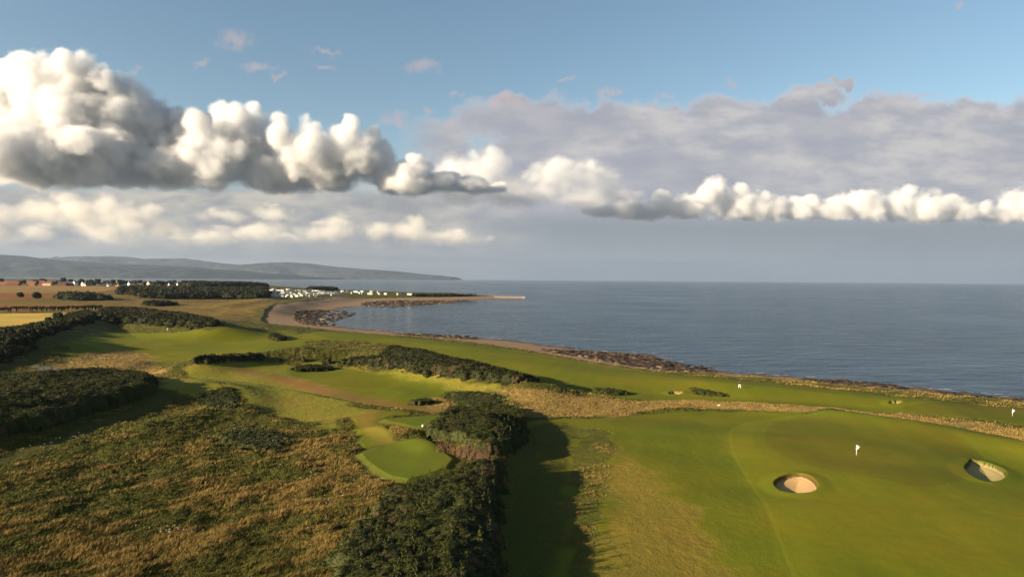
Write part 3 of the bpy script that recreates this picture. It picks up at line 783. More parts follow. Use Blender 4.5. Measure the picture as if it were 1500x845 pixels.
def thicket(name, outline_px, hgt, lobe, cell, label, bigv=.22, mat=None, leaf=0.16, dens=14, edge=1.6, seed=0, max_leaf=120000, sprig=0.0, spikes=0, **kw):
    """a mass of bushes: many domed heads over the ground, covered with leaf tufts"""
    mat = mat or M_GORSE
    P_ = G(outline_px, 1) if not isinstance(outline_px, np.ndarray) else outline_px
    x0, y0 = P_.min(0) - 2 * lobe; x1, y1 = P_.max(0) + 2 * lobe
    nx, ny = int((x1 - x0) / cell) + 2, int((y1 - y0) / cell) + 2
    gx, gy = np.meshgrid(x0 + np.arange(nx) * cell, y0 + np.arange(ny) * cell)
    X_, Y_ = gx.ravel(), gy.ravel()
    d = sd_poly(X_, Y_, P_, reach=4 * lobe + 4)
    d = d + edge * (0.8 * gnoise(X_ / (lobe * 2.2), Y_ / (lobe * 2.2), 80 + seed) + .4 * gnoise(X_ / lobe, Y_ / lobe, 81 + seed))
    rs = np.random.default_rng(seed + 5)
    def heads(size, jit, sd_):
        """field of half-round heads on a jittered lattice, value 0..1 and head tone"""
        gxi = np.floor(X_ / size); gyi = np.floor(Y_ / size); best = np.full(X_.shape, -1.0); tone = np.zeros(X_.shape)
        for a in (-1, 0, 1):
            for b_ in (-1, 0, 1):
                ix, iy = gxi + a, gyi + b_
                h1 = _hash(ix, iy, sd_) / 4294967296.0; h2 = _hash(ix, iy, sd_ + 1) / 4294967296.0; h3 = _hash(ix, iy, sd_ + 2) / 4294967296.0
                cx = (ix + .5 + jit * (h1 - .5)) * size; cy_ = (iy + .5 + jit * (h2 - .5)) * size
                rr = size * (.62 + .35 * h3)
                q = 1 - ((X_ - cx) ** 2 + (Y_ - cy_) ** 2) / rr ** 2
                v = np.sqrt(np.maximum(q, 0)) * (.55 + .45 * h3)
                u = v > best; best = np.where(u, v, best); tone = np.where(u, (h1 * 7.3 + h2 * 3.1) % 1.0, tone)
        return np.maximum(best, 0), tone
    h1, t1 = heads(lobe * 2.1, .9, 100 + seed); h2, t2 = heads(lobe * .95, .9, 200 + seed); h3, t3 = heads(lobe * .42, .9, 300 + seed)
    big = .5 + .5 * gnoise(X_ / (lobe * 7), Y_ / (lobe * 7), 90 + seed)
    prof = sstep(0, edge * 1.1, d) 
    top = hgt * (0.61 - bigv / 2 + bigv * big + 0.34 * h1) + lobe * (.42 * h2 + .17 * h3)
    gz = macro(X_, Y_)[0]
    Z_ = gz - 0.25 + (top + .25) * prof ** .6
    keep = d > -0.01
    tone = np.clip(.25 * t1 + .45 * t2 + .3 * t3, 0, 1); dead = ((t1 > .93) * .6 + (t2 > .95) * .6).clip(0, .8)
    idx = -np.ones(X_.size, int); 
    K = keep.reshape(ny, nx)
    q = (K[:-1, :-1] & K[1:, :-1] & K[:-1, 1:] & K[1:, 1:])
    jj, ii = np.nonzero(q); a = jj * nx + ii
    F = np.stack([a, a + 1, a + nx + 1, a + nx], 1)
    used = np.unique(F); idx[used] = np.arange(len(used)); F = idx[F]
    V = np.stack([X_, Y_, Z_], 1)[used]; T = tone[used]; De = dead[used]
    Vs = [V]; Fs = [np.concatenate([F[:, [0, 1, 2]], F[:, [0, 2, 3]]])]; Ts = [T]; Ds = [De]
    # leaf tufts standing off the surface
    p0, p1, p2, p3 = (V[F[:, i]] for i in range(4))
    nrm = np.cross(p2 - p0, p3 - p1); ar = np.linalg.norm(nrm, axis=1) / 2; nrm /= (2 * ar[:, None] + 1e-9)
    if nrm[:, 2].mean() < 0: nrm = -nrm
    total = min(max_leaf, int(ar.sum() * dens))
    if total > 0:
        pick = rs.choice(len(F), total, p=ar / ar.sum())
        u, v = rs.random((2, total, 1))
        pt = (p0[pick] * (1 - u) + p1[pick] * u) * (1 - v) + (p3[pick] * (1 - u) + p2[pick] * u) * v
        nn = nrm[pick]
        k = 3
        pt = np.repeat(pt, k, 0); nn = np.repeat(nn, k, 0); tt = np.repeat(T[F[pick, 0]], k); dd = np.repeat(De[F[pick, 0]], k)
        n_ = len(pt)
        dirv = nn * .9 + rs.normal(0, .55, (n_, 3)) + np.array([0, 0, .35]); dirv /= np.linalg.norm(dirv, axis=1)[:, None]
        side = np.cross(dirv, rs.normal(0, 1, (n_, 3))); side /= np.linalg.norm(side, axis=1)[:, None] + 1e-9
        L = leaf * rs.uniform(.6, 1.5, (n_, 1)); 
        if sprig: L = L * (1 + sprig * (rs.random((n_, 1)) > .985))
        wd = leaf * rs.uniform(.25, .5, (n_, 1))
        jitter = rs.normal(0, leaf * .35, (n_, 3))
        base = pt + jitter - nn * leaf * .15
        A_, B_, C_ = base - side * wd, base + side * wd, base + dirv * L
        tv = np.stack([A_, B_, C_], 1).reshape(-1, 3)
        off = len(V)
        Vs.append(tv); Fs.append(off + np.arange(len(tv)).reshape(-1, 3))
        tn = np.clip(tt + rs.normal(0, .18, n_), 0, 1); Ts.append(np.repeat(tn, 3)); Ds.append(np.repeat(dd * (rs.random(n_) < .7), 3))
    if spikes:                                                   # taller shoots standing out of the bushes
        sp = rs.choice(len(F), spikes); c0 = p0[sp]; k = 34; n_ = spikes * k; hh = np.repeat(rs.uniform(.5, 1.5, spikes), k)
        u = rs.random(n_); ctr = np.repeat(c0, k, 0) + np.stack([rs.normal(0, .16, n_) * (1.15 - u), rs.normal(0, .16, n_) * (1.15 - u), u * hh], 1)
        dirv = np.stack([rs.normal(0, .5, n_), rs.normal(0, .5, n_), np.full(n_, .9)], 1); dirv /= np.linalg.norm(dirv, axis=1)[:, None]
        side = np.cross(dirv, rs.normal(0, 1, (n_, 3))); side /= np.linalg.norm(side, axis=1)[:, None] + 1e-9
        tv = np.stack([ctr - side * .06, ctr + side * .06, ctr + dirv * .2], 1).reshape(-1, 3); off = sum(len(v) for v in Vs)
        Vs.append(tv); Fs.append(off + np.arange(len(tv)).reshape(-1, 3)); Ts.append(np.repeat(rs.uniform(.3, 1, n_), 3)); Ds.append(np.zeros(len(tv)))
    VV = np.concatenate(Vs); o0 = VV.mean(0); o0[2] = macro(np.array([o0[0]]), np.array([o0[1]]))[0][0]
    me = np_mesh(name, VV - o0, np.concatenate(Fs), mat)
    set_attr(me, 'tone', np.concatenate(Ts)); set_attr(me, 'dead', np.concatenate(Ds))
    ob = new_obj(name, me, label=label, **kw); ob.location = o0
    return ob

GS = 'gorse thickets on the links'
def gorse(px, h, lobe, cell, label, **kw):
    kw.setdefault('seed', len(label))
    return thicket('gorse_thicket', px, h, lobe, cell, label, category='thicket', group=GS, **kw)

near = gorse([(470,1100),(470,845),(497,800),(530,775),(548,745),(574,728),(606,718),(636,712),(658,702),(674,692),(698,688),(722,684),(742,684),(744,700),(735,740),(738,790),(742,845),(750,1000),(740,1100)],
    1.5, 1.0, .16, 'large dark green gorse thicket filling the bottom centre beside the shaded valley', leaf=.115, dens=34, max_leaf=220000, spikes=170, sprig=2.2, edge=1.3, seed=1)
second = gorse([(618,636),(640,618),(672,604),(710,598),(742,600),(766,612),(776,632),(768,652),(748,668),(722,672),(700,664),(668,650),(636,645)],
    1.5, .9, .16, 'rounded gorse thicket just behind the front tee with bare brown stems along its front', leaf=.115, dens=34, spikes=110, sprig=2.0, edge=1.1, seed=2)
gorse([(-160,560),(0,560),(60,556),(120,552),(180,551),(218,556),(232,566),(226,578),(196,590),(150,602),(110,618),(60,634),(0,648),(-160,680)],
    2.0, 1.3, .26, 'broad black-green gorse thicket at the left edge above the rough slope', leaf=.19, dens=15, spikes=120, max_leaf=160000, edge=2, seed=3)
gorse([(372,524),(440,526),(520,528),(565,522),(600,515),(630,521),(665,534),(720,545),(775,556),(795,562),(780,566),(700,560),(640,552),(600,546),(540,536),(480,530),(400,527)],
    1.5, 1.2, .36, 'long dark gorse thicket down the shaded side of the dune ridge in the middle', mat=M_MID, leaf=.4, dens=3, edge=2.2, seed=4)
gorse([(274,530),(330,524),(376,521),(395,526),(340,532),(290,535)], 1.2, 1.0, .4, 'low scrubby gorse at the left end of the dune ridge', mat=M_MID, leaf=.35, dens=3, edge=1.5, seed=5)
gorse([(-120,520),(-60,500),(0,489),(50,480),(80,472),(110,459),(140,457),(150,466),(120,476),(90,484),(60,500),(30,520),(0,535),(-120,550)],
    2.0, 2.0, .6, 'dark gorse thicket climbing the dune below the straw coloured field', mat=M_MID, leaf=.7, dens=1.6, edge=4, seed=6)
gorse([(138,457),(180,455),(220,457),(265,463),(310,472),(330,478),(300,482),(240,478),(180,474),(140,470)],
    2.6, 2.2, .7, 'dark scrub covering the dune ridge behind the far fairway', mat=M_MID, leaf=.7, dens=1.4, edge=4, seed=7)  # dark scrub added to stand for shade on the ridge face
gorse([(425,542),(440,538),(470,537.5),(492,540),(488,543),(450,545),(430,545)], .9, .6, .25, 'small oval gorse clump alone on the turf beyond the brown path', mat=M_MID, leaf=.25, dens=6, edge=1, seed=8)
gorse([(392,494),(402,491),(416,494),(424,498),(408,500),(396,499)], 1.3, 1.0, .4, 'small dark bush clump beside the coastal fairway', mat=M_MID, leaf=.35, dens=4, edge=1.2, seed=9)
gorse([(640,576),(680,572),(735,576),(745,590),(720,600),(690,604),(668,596),(655,586)], .45, .6, .3, 'flat patch of low heathery scrub with pinkish bare gaps', leaf=.22, dens=4, edge=2.5, seed=10)
gorse([(860,572),(890,571),(925,577),(915,580),(880,578)], .7, .7, .3, 'low dark scrub strip between straw grass and coastal fairway', leaf=.25, dens=5, edge=1, seed=11)
gorse([(72,435.6),(100,434.6),(130,436),(165,438.2),(160,440),(120,440.5),(90,440)], 4, 5, 2, 'dark scrub patch lying in the tawny fields', leaf=2, dens=.15, edge=8, seed=12, mat=M_FAR)
gorse([(200,447),(230,445),(265,446),(250,448.5),(215,449)], 2.2, 3, 1.5, 'thin strip of scrub on the brown moor', leaf=1.4, dens=.3, edge=5, seed=13, mat=M_FAR)
gorse([(595,590),(625,586),(640,590),(622,594),(600,594)], .8, .5, .2, 'small brown-tipped clump at the edge of the back tee turf', leaf=.2, dens=7, edge=.8, seed=14)
gorse([(286,576),(330,566),(352,570),(360,590),(348,600),(318,598),(290,592)], .22, .4, .2, 'knee high olive scrub on the hummock left of the path', leaf=.22, dens=7, edge=2, seed=15)
gorse([(300,640),(360,628),(430,636),(440,652),(400,666),(330,662)], .5, .6, .2, 'dark weedy clump in the middle of the rough slope', leaf=.22, dens=7, edge=2.4, seed=16)
gorse([(1010,566),(1040,572),(1075,580),(1050,582),(1010,577)], .35, .5, .25, 'brownish low scrub beside the coastal bunker', leaf=.2, dens=5, edge=2, seed=17)

# bare brown stems along the front of the second thicket
def stems(px_line, n, seed):
    rs = np.random.default_rng(seed); P_ = hit([p[0] for p in px_line], [p[1] for p in px_line])
    seg = np.linalg.norm(np.diff(P_, axis=0), axis=1); cum = np.concatenate([[0], np.cumsum(seg)])
    t = rs.random(n) * cum[-1]; x = np.interp(t, cum, P_[:, 0]) + rs.normal(0, .35, n); y = np.interp(t, cum, P_[:, 1]) + rs.normal(0, .45, n)
    z = macro(x, y)[0]
    mb = MB()
    for i in range(n):
        a = rs.uniform(0, 6.28); l = rs.uniform(.9, 1.9); dx, dy = rs.normal(0, .4, 2)
        mb.tube([(x[i], y[i], z[i] - .1), (x[i] + dx * .4, y[i] + dy * .4 - .1, z[i] + l * .5), (x[i] + dx, y[i] + dy - .2, z[i] + l)], [.035, .028, .012], 4, cap=False)
    return mb
mb = stems([(642,660),(665,665),(700,675),(724,688),(738,694)], 330, 3)
mb2 = MB(); o0 = second.location; mb2.v = [(v[0] - o0[0], v[1] - o0[1], v[2] - o0[2]) for v in mb.v]; mb2.f = mb.f; mb2.m = mb.m
mb2.build('bare_stems', plain('bare_gorse_stems', (.20,.125,.07), .9, .1, .7, 6), second, label='bare brown stems')

# field hedge and woods
def strip(px, half):
    P_ = hit([p[0] for p in px], [p[1] for p in px]); d = np.gradient(P_, axis=0); n = np.stack([-d[:, 1], d[:, 0]], 1); n /= np.linalg.norm(n, axis=1)[:, None]
    return np.concatenate([P_ + n * half, (P_ - n * half)[::-1]])
thicket('field_hedge', strip([(-200,461),(-60,459),(0,458),(60,456.6),(120,455.4),(150,454.6)], 3.0), 3.2, 2.2, .9, 'long dark hedge along the far side of the straw coloured field', leaf=.7, dens=1, edge=1.0, seed=21, category='hedge')
WD = 'woods by the shore'
def wood(px, h, lobe, cell, label, seed):
    return thicket('woodland', px, h, lobe, cell, label, mat=M_FAR, leaf=2.0, dens=.2, edge=9, bigv=.6, seed=seed, kind='stuff')
wood([(172,427.5),(200,425.5),(240,426),(300,428),(350,428),(392,426),(396,433),(394,437.8),(340,438.2),(260,438.4),(215,437.4),(200,434),(172,431.5)], 6, 5.0, 1.8, 'dark plantation of close trees in front of the caravans', 31)
wood([(262,421.5),(300,420.5),(350,421),(395,421.5),(390,424),(320,424.5),(262,424)], 10, 6.5, 2.6, 'dark tree belt behind the plantation', 32)
wood([(470,424.6),(500,424.6),(480,426),(440,425.5)], 5, 5, 2.5, 'thin line of trees behind the caravan park', 33)
wood([(600,433),(640,432.6),(700,433.0),(690,434.2),(640,434.5),(602,434.8)], 1.6, 3, 1.8, 'low scrub along the sandy point', 34)

# single trees along the village
M_TRUNK = plain('tree_bark', (.07,.05,.035), .9, .1)
def tree_proto(seed, h=12, w=10):
    rs = random.Random(seed); V = []; Fc = []; T = []
    lobes = [(0, 0, h * .62, w * .36)] + [(math.cos(a) * w * .27 * rs.uniform(.6, 1.1), math.sin(a) * w * .27, h * rs.uniform(.42, .8), w * rs.uniform(.17, .28)) for a in [rs.uniform(0, 6.28) for _ in range(9)]]
    npr = np.random.default_rng(seed); vs, ts = [], []
    for (cx, cy_, cz, r) in lobes:
        n = 130
        d = npr.normal(0, 1, (n, 3)); d /= np.linalg.norm(d, axis=1)[:, None]
        p = np.array([cx, cy_, cz]) + d * r * npr.uniform(.75, 1.08, (n, 1)); s1 = np.cross(d, npr.normal(0, 1, (n, 3))); s1 /= np.linalg.norm(s1, axis=1)[:, None]
        s2 = np.cross(d, s1); k = r * .30
        vs.append(np.stack([p - s1 * k, p + s1 * k, p + s2 * k * 1.4 + d * k * .5], 1).reshape(-1, 3)); ts.append(np.repeat(npr.uniform(0, 1, n), 3))
    vs = np.concatenate(vs); me = np_mesh('crown', vs, np.arange(len(vs)).reshape(-1, 3), M_FAR)
    set_attr(me, 'tone', np.concatenate(ts)); set_attr(me, 'dead', np.zeros(len(vs)))
    mb = MB(); mb.tube([(0, 0, -.5), (0.1, 0, h * .3), (0, .2, h * .6)], [.45, .3, .12], 7)
    for a in range(4): mb.tube([(0, 0, h * .28), (math.cos(a * 1.6) * w * .2, math.sin(a * 1.6) * w * .2, h * .6)], [.2, .06], 5)
    return me, mb.mesh('trunk', M_TRUNK)
PROTO = [tree_proto(s_, h_, w_) for s_, h_, w_ in ((1, 12, 11), (2, 10, 13), (3, 14, 10), (4, 8, 10))]
def place_tree(px, py, k, s_=1.0, label='dark rounded tree standing in the village skyline', group='trees along the village'):
    p = hit(px, py)[0]; z = macro(np.array([p[0]]), np.array([p[1]]))[0][0]
    r = empty('tree', (p[0], p[1], z), random.uniform(0, 6.28), label=label, category='tree', group=group); r.scale = (s_, s_, s_)
    new_obj('crown', PROTO[k][0], r); new_obj('trunk', PROTO[k][1], r)
    return r
for i, px in enumerate([2,30,36,44,52,60,66,78,84,88,93,98,104,116,120,128,133,138,143,148,156,162,166,171,176,181,186,190,197,202,206,210,214,226,232,238,244,248,256,262,268,276,284]):
    place_tree(px + random.uniform(-1, 1), 417.2 + 0.008 * px + random.uniform(-.3, .5), i % 4, random.uniform(.9, 1.25) * (1.15 if i % 5 == 0 else 1))
lone = [(86,471,.5,'lone wind-bent tree on the edge of the straw coloured field'), (72,474,.35,'smaller shrub just left of the lone tree by the field'), (30,436,.55,'round dark bush alone in the orange field'),(54,438.3,.7,'round dark bush right beside the scrub patch in the fields')]
for px, py, s_, lb in lone: place_tree(px, py, 1, s_, lb, 'lone bushes by the fields')

# ------------------------------------------------------------------ tall rough grass
m_grass, b = material('rough_grass_blades', 0.8, 0.12)
t = xattr('tone'); dr = xattr('dead')
gc = xmix(t, (.034,.042,.008), (.094,.096,.016)); sc_ = xmix(t, (.14,.088,.022), (.29,.20,.060))
link(xmix(dr, gc, sc_), b.inputs['Base Color'])
def tufts(n, rmin, rmax, a0, a1, hb, seed):
    rs = np.random.default_rng(seed)
    inv = rs.random(n); r = 1 / (1 / rmin + inv * (1 / rmax - 1 / rmin)); a = np.radians(rs.uniform(a0, a1, n))
    x, y = np.sin(a) * r, np.cos(a) * r
    z, cb, ruf, dry, sand, rock, s, bk = land(x, y)
    u_ = (x * .9 + y * .43) / 2.6; v_ = -x * .43 + y * .9; n1 = fbm(u_, v_, 1.6, 3, 77); n2 = fbm(u_ * 1.6, v_, 7, 3, 78)
    keep = (ruf > .30 + .3 * rs.random(n)) & (sand < .3) & (rock < .3)
    st = sstep(-.25, .3, .55 * n1 + .65 * n2 + (dry - .5) * 1.2)
    x, y, z, ruf, st, r = (q[keep] for q in (x, y, z, ruf, st, r)); n = len(x)
    k = 6
    X_ = np.repeat(x, k) + rs.normal(0, .16, n * k) * np.repeat(r / 90, k); Y_ = np.repeat(y, k) + rs.normal(0, .16, n * k) * np.repeat(r / 90, k)
    Z_ = np.repeat(z, k) - .05
    hgt = hb * np.repeat(.45 + .75 * st + .3 * rs.random(n), k) * rs.uniform(.6, 1.25, n * k) * np.repeat(np.clip(ruf, .5, 1), k)
    wd = rs.uniform(.02, .05, n * k) * np.repeat(np.clip(r / 75, .8, 3), k)
    an = rs.uniform(0, 2 * math.pi, n * k); lean = np.stack([rs.normal(.45, .3, n * k), rs.normal(.22, .3, n * k)], 1) * hgt[:, None]
    A_ = np.stack([X_ - np.cos(an) * wd, Y_ - np.sin(an) * wd, Z_], 1); B_ = np.stack([X_ + np.cos(an) * wd, Y_ + np.sin(an) * wd, Z_], 1)
    C_ = np.stack([X_ + lean[:, 0], Y_ + lean[:, 1], Z_ + hgt], 1)
    V = np.stack([A_, B_, C_], 1).reshape(-1, 3)
    return V, np.repeat(rs.random(n * k), 3), np.repeat(np.clip(np.repeat(st, k) + rs.normal(0, .15, n * k), 0, 1), 3)
R_ = [tufts(150000, 52, 130, -44, 12, .36, 5), tufts(90000, 130, 330, -44, 44, .30, 6), tufts(60000, 52, 130, 0, 14, .13, 7)]
V = np.concatenate([q[0] for q in R_]); me = np_mesh('rough_grass', V, np.arange(len(V)).reshape(-1, 3), m_grass)
set_attr(me, 'tone', np.concatenate([q[1] for q in R_])); set_attr(me, 'dead', np.concatenate([q[2] for q in R_]))
new_obj('rough_grass', me, kind='stuff', label='tall olive and straw coloured rough grass')
# pale umbel flowers dotted in the rough
rs = np.random.default_rng(9); fx = []
for (a, b_, n, sx, sy) in [(365,640,60,60,12),(395,655,40,40,8),(345,628,30,20,5),(60,655,30,30,8),(115,645,25,15,4),(255,785,50,35,5),(175,600,10,30,8),(560,730,30,50,20),(450,720,40,60,30),(330,600,40,25,8),(270,575,6,4,2)]:
    fx += [(rs.normal(a, sx * .6), rs.normal(b_, sy * .6)) for _ in range(int(n * .45))]
fp = hit([f[0] for f in fx], [f[1] for f in fx]); zz = land(fp[:, 0], fp[:, 1])[0]; mb = MB()
for (x, y), z in zip(fp, zz):
    r = rs.uniform(.03, .085); zt = z + rs.uniform(.45, .75); mb.tube([(x, y, z), (x + .03, y, zt)], .012, 3, 0, False)
    mb.add([(x + math.cos(t) * r, y + math.sin(t) * r, zt + .02 * math.cos(2 * t)) for t in np.linspace(0, 2 * math.pi, 7)[:-1]] + [(x, y, zt + .05)], [(i, (i + 1) % 6, 6) for i in range(6)], 1)
mb.build('wild_flowers', [M_GORSE, plain('flower_white', (.42,.40,.30), .9, .1)], kind='stuff', label='pale wild flower heads scattered through the rough')
print('veg', round(time.time() - T0, 1))
# ------------------------------------------------------------------ things on the course
def gz(x, y):
    return float(land(np.array([x]), np.array([y]))[0][0])
M_WHITE = plain('white_paint', (.85,.84,.78), .5, .4, .04); M_DARK = plain('dark_cup', (.02,.02,.02), .8)
M_FLAG = plain('flag_cloth', (.9,.88,.78), .8, .1, .05)
M_POLEB = plain('pole_dark_band', (.05,.045,.03), .6)
def flagstick(px, py, label, hgt=2.15, rad=.03):
    p = hit(px, py)[0]; r = empty('golf_flag', (p[0], p[1], gz(*p)), 0, label=label, category='golf flag')
    mb = MB(); mb.tube([(0, 0, -.1), (0, 0, .55)], rad, 10); mb.build('pole_foot', M_POLEB, r, True)
    mb = MB(); mb.tube([(0, 0, .55), (0, 0, hgt - .02)], rad, 10); mb.build('pole', M_WHITE, r, True)
    mb = MB(); mb.tube([(0, 0, .012), (0, 0, .02)], [.12, .12], 16); mb.build('hole_cup', M_DARK, r)
    # pennant, hanging in soft folds
    n, m_ = 8, 5; V = []; Fc = []
    for i in range(n + 1):
        for j in range(m_ + 1):
            u, v_ = i / n, j / m_
            hh = .74 * (1 - u * .88); x = rad + u * .52 * (1 - .15 * v_) - .10 * (v_) * (u < .01)
            z = hgt - .02 - .36 * u * .9 - v_ * hh - .05 * u * u
            V.append((x, .045 * math.sin(u * 7 + v_ * 2), z))
    for i in range(n):
        for j in range(m_): a = i * (m_ + 1) + j; Fc.append((a, a + 1, a + m_ + 2, a + m_ + 1))
    b0 = len(V); V += [(a, c + .012, z) for a, c, z in V]; Fc += [tuple(q + b0 for q in f[::-1]) for f in Fc]
    fb = MB(); fb.add(V, Fc); fb.build('flag', M_FLAG, r, True)
    return r
flagstick(1254.5, 671.5, 'white flag on the large near green between the two round bunkers', rad=.038)
flagstick(1483, 613, 'small white flag on the far green at the right edge', hgt=2.0, rad=.035)
flagstick(244.5, 487.3, 'tiny white flag at the back of the distant fairway below the dark dune', rad=.045)

def marker(px, py, label, r_=.17):
    p = hit(px, py)[0]; mb = MB(); z0 = gz(*p)
    mb.tube([(0, 0, -.1), (0, 0, r_ * .7)], .03, 6); 
    n = 10
    mb.tube([(0, 0, r_ * (1 + .99 * math.cos(t))) for t in np.linspace(math.pi, 0, n)], [max(.004, r_ * math.sin(t)) for t in np.linspace(math.pi, 0, n)], 14)
    o = mb.build('tee_marker', M_WHITE, smooth=True, label=label, category='tee marker'); o.location = (p[0], p[1], z0); return o
marker(619.5, 625.5, 'white ball-shaped tee marker at the front corner of the small back tee', .22)
# low white board lying on the turf
p = hit(1053, 594.5)[0]; mb = MB(); mb.box((0, 0, .2), (.7, .06, .24), 0); mb.box((-.3, 0, .06), (.06, .06, .3), 1); mb.box((.3, 0, .06), (.06, .06, .3), 1)
o = mb.build('yardage_board', [M_WHITE, M_POLEB], label='low white board in the straw grass beside the coastal fairway', category='sign'); o.location = (p[0], p[1], gz(*p))

# --- the golfer
def skin_body(name, joints, bones, mat, sub=2):
    """joints: name -> (pos, rx, ry); grown by the skin modifier, evaluated to a plain mesh"""
    names = list(joints); me = bpy.data.meshes.new(name)
    me.from_pydata([joints[k][0] for k in names], [(names.index(a), names.index(b_)) for a, b_ in bones], [])
    o = bpy.data.objects.new(name + '_tmp', me); col.objects.link(o)
    sk = o.modifiers.new('skin', 'SKIN'); sk.use_smooth_shade = True
    ss = o.modifiers.new('sub', 'SUBSURF'); ss.levels = sub; ss.render_levels = sub
    if not me.skin_vertices: me.skin_vertices.new() if hasattr(me.skin_vertices, 'new') else None
    for i, k in enumerate(names):
        sv = me.skin_vertices[0].data[i]; sv.radius = (joints[k][1], joints[k][2] if len(joints[k]) > 2 else joints[k][1]); sv.use_root = (i == 0)
    dg = bpy.context.evaluated_depsgraph_get(); dg.update()
    ev = bpy.data.meshes.new_from_object(o.evaluated_get(dg)); ev.name = name
    ev.materials.clear(); ev.materials.append(mat)
    bpy.data.objects.remove(o)
    return ev
pg = hit(1083.5, 568.3)[0]
g_ = empty('person', (pg[0], pg[1], gz(*pg)), R(20), label='golfer in dark top and pale trousers walking on the coastal fairway', category='person')
SKIN = plain('skin', (.45,.26,.17), .6, .3, .05, 20); M_TOP = plain('dark_pullover', (.018,.018,.022), .9, .1, .2, 20); M_TRO = plain('pale_trousers', (.75,.72,.62), .85, .1, .08, 20)
M_SHOE = plain('shoes', (.6,.6,.58), .6); M_HAIR = plain('hair', (.05,.03,.02), .8)
J = dict(pelvis=((0,0,.98),.13,.10), spine=((0,.02,1.18),.135,.10), chest=((0,.04,1.38),.16,.11), neck0=((0,.05,1.50),.055,.055), neck=((0,.07,1.57),.05,.05), head=((0,.09,1.66),.075,.09), crown=((0,.08,1.76),.07,.08),
 shl=((-.18,.03,1.45),.055,.055), ell=((-.24,-.06,1.17),.042,.042), wrl=((-.20,.10,.96),.028,.028), hl=((-.19,.15,.90),.035,.022), shr=((.18,.03,1.45),.055,.055), elr=((.25,.10,1.18),.042,.042), wrr=((.22,.26,1.02),.028,.028), hr=((.21,.30,.97),.035,.022),
 hpl=((-.10,0,.90),.09,.09), knl=((-.16,.16,.50),.06,.06), anl=((-.20,.10,.10),.04,.04), ftl=((-.20,.26,.04),.04,.03), hpr=((.10,0,.90),.09,.09), knr=((.15,-.04,.49),.06,.06), anr=((.20,-.24,.12),.04,.04), ftr=((.21,-.10,.04),.04,.03))
B_ = [('pelvis','spine'),('spine','chest'),('chest','neck0'),('neck0','neck'),('neck','head'),('head','crown'),('chest','shl'),('shl','ell'),('ell','wrl'),('wrl','hl'),('chest','shr'),('shr','elr'),('elr','wrr'),('wrr','hr'),
 ('pelvis','hpl'),('hpl','knl'),('knl','anl'),('anl','ftl'),('pelvis','hpr'),('hpr','knr'),('knr','anr'),('anr','ftr')]
for sgn, w0, h0 in ((-1, 'wrl', 'hl'), (1, 'wrr', 'hr')):      # fingers and thumb
    bx_, by_, bz_ = J[h0][0]
    for q in range(4):
        nm = h0 + 'f%d' % q; J[nm] = ((bx_ + (q - 1.5) * .020, by_ + .03, bz_ - .055), .009, .009); J[nm + 'b'] = ((bx_ + (q - 1.5) * .020, by_ + .02, bz_ - .09 + abs(q - 1.4) * .008), .008, .008)
        B_ += [(h0, nm), (nm, nm + 'b')]
    J[h0 + 't'] = ((bx_ - sgn * .045, by_ + .03, bz_ - .01), .010, .010); B_ += [(h0, h0 + 't')]
new_obj('body', skin_body('body', J, B_, SKIN), g_)
def sub(keys, k=1.18, ex=None):
    d = {a: (J[a][0], J[a][1] * k + .012, J[a][2] * k + .012) for a in keys}
    if ex: d.update(ex)
    return d
kt = ['chest','spine','neck0','shl','ell','shr','elr','pelvis','wrl','wrr']
new_obj('pullover', skin_body('pullover', sub(kt), [b_ for b_ in B_ if b_[0] in kt and b_[1] in kt], M_TOP), g_)
kt = ['pelvis','hpl','knl','anl','hpr','knr','anr']
new_obj('trousers', skin_body('trousers', sub(kt, 1.3), [b_ for b_ in B_ if b_[0] in kt and b_[1] in kt], M_TRO), g_)
for s_ in ('l', 'r'):
    kt = ['an' + s_, 'ft' + s_]; new_obj('shoe', skin_body('shoe', {kt[0]: ((J[kt[0]][0][0], J[kt[0]][0][1] - .04, .07), .05, .05), kt[1]: (J[kt[1]][0], .05, .04)}, [tuple(kt)], M_SHOE, 1), g_)
hx = skin_body('hair', dict(a=((0,.05,1.72),.085,.095), b=((0,.06,1.80),.07,.075)), [('a', 'b')], M_HAIR); new_obj('hair', hx, g_)
mb = MB(); mb.tube([(0,.165,1.70),(0,.195,1.665),(0,.165,1.655)], [.008,.014,.01], 6); mb.build('nose', SKIN, g_, True)
for sx in (-1, 1):
    mb = MB(); mb.tube([(sx*.03,.168,1.705),(sx*.03,.176,1.705)], [.012,.010], 8); mb.build('eye', M_DARK, g_, True)
    mb = MB(); mb.tube([(sx*.088,.09,1.70),(sx*.097,.085,1.67),(sx*.088,.09,1.64)], [.012,.02,.01], 6); mb.build('ear', SKIN, g_, True)
mb = MB(); mb.tube([(-.03,.168,1.625),(0,.176,1.62),(.03,.168,1.625)], .006, 5); mb.build('mouth', plain('lips', (.35,.14,.11), .5), g_, True)

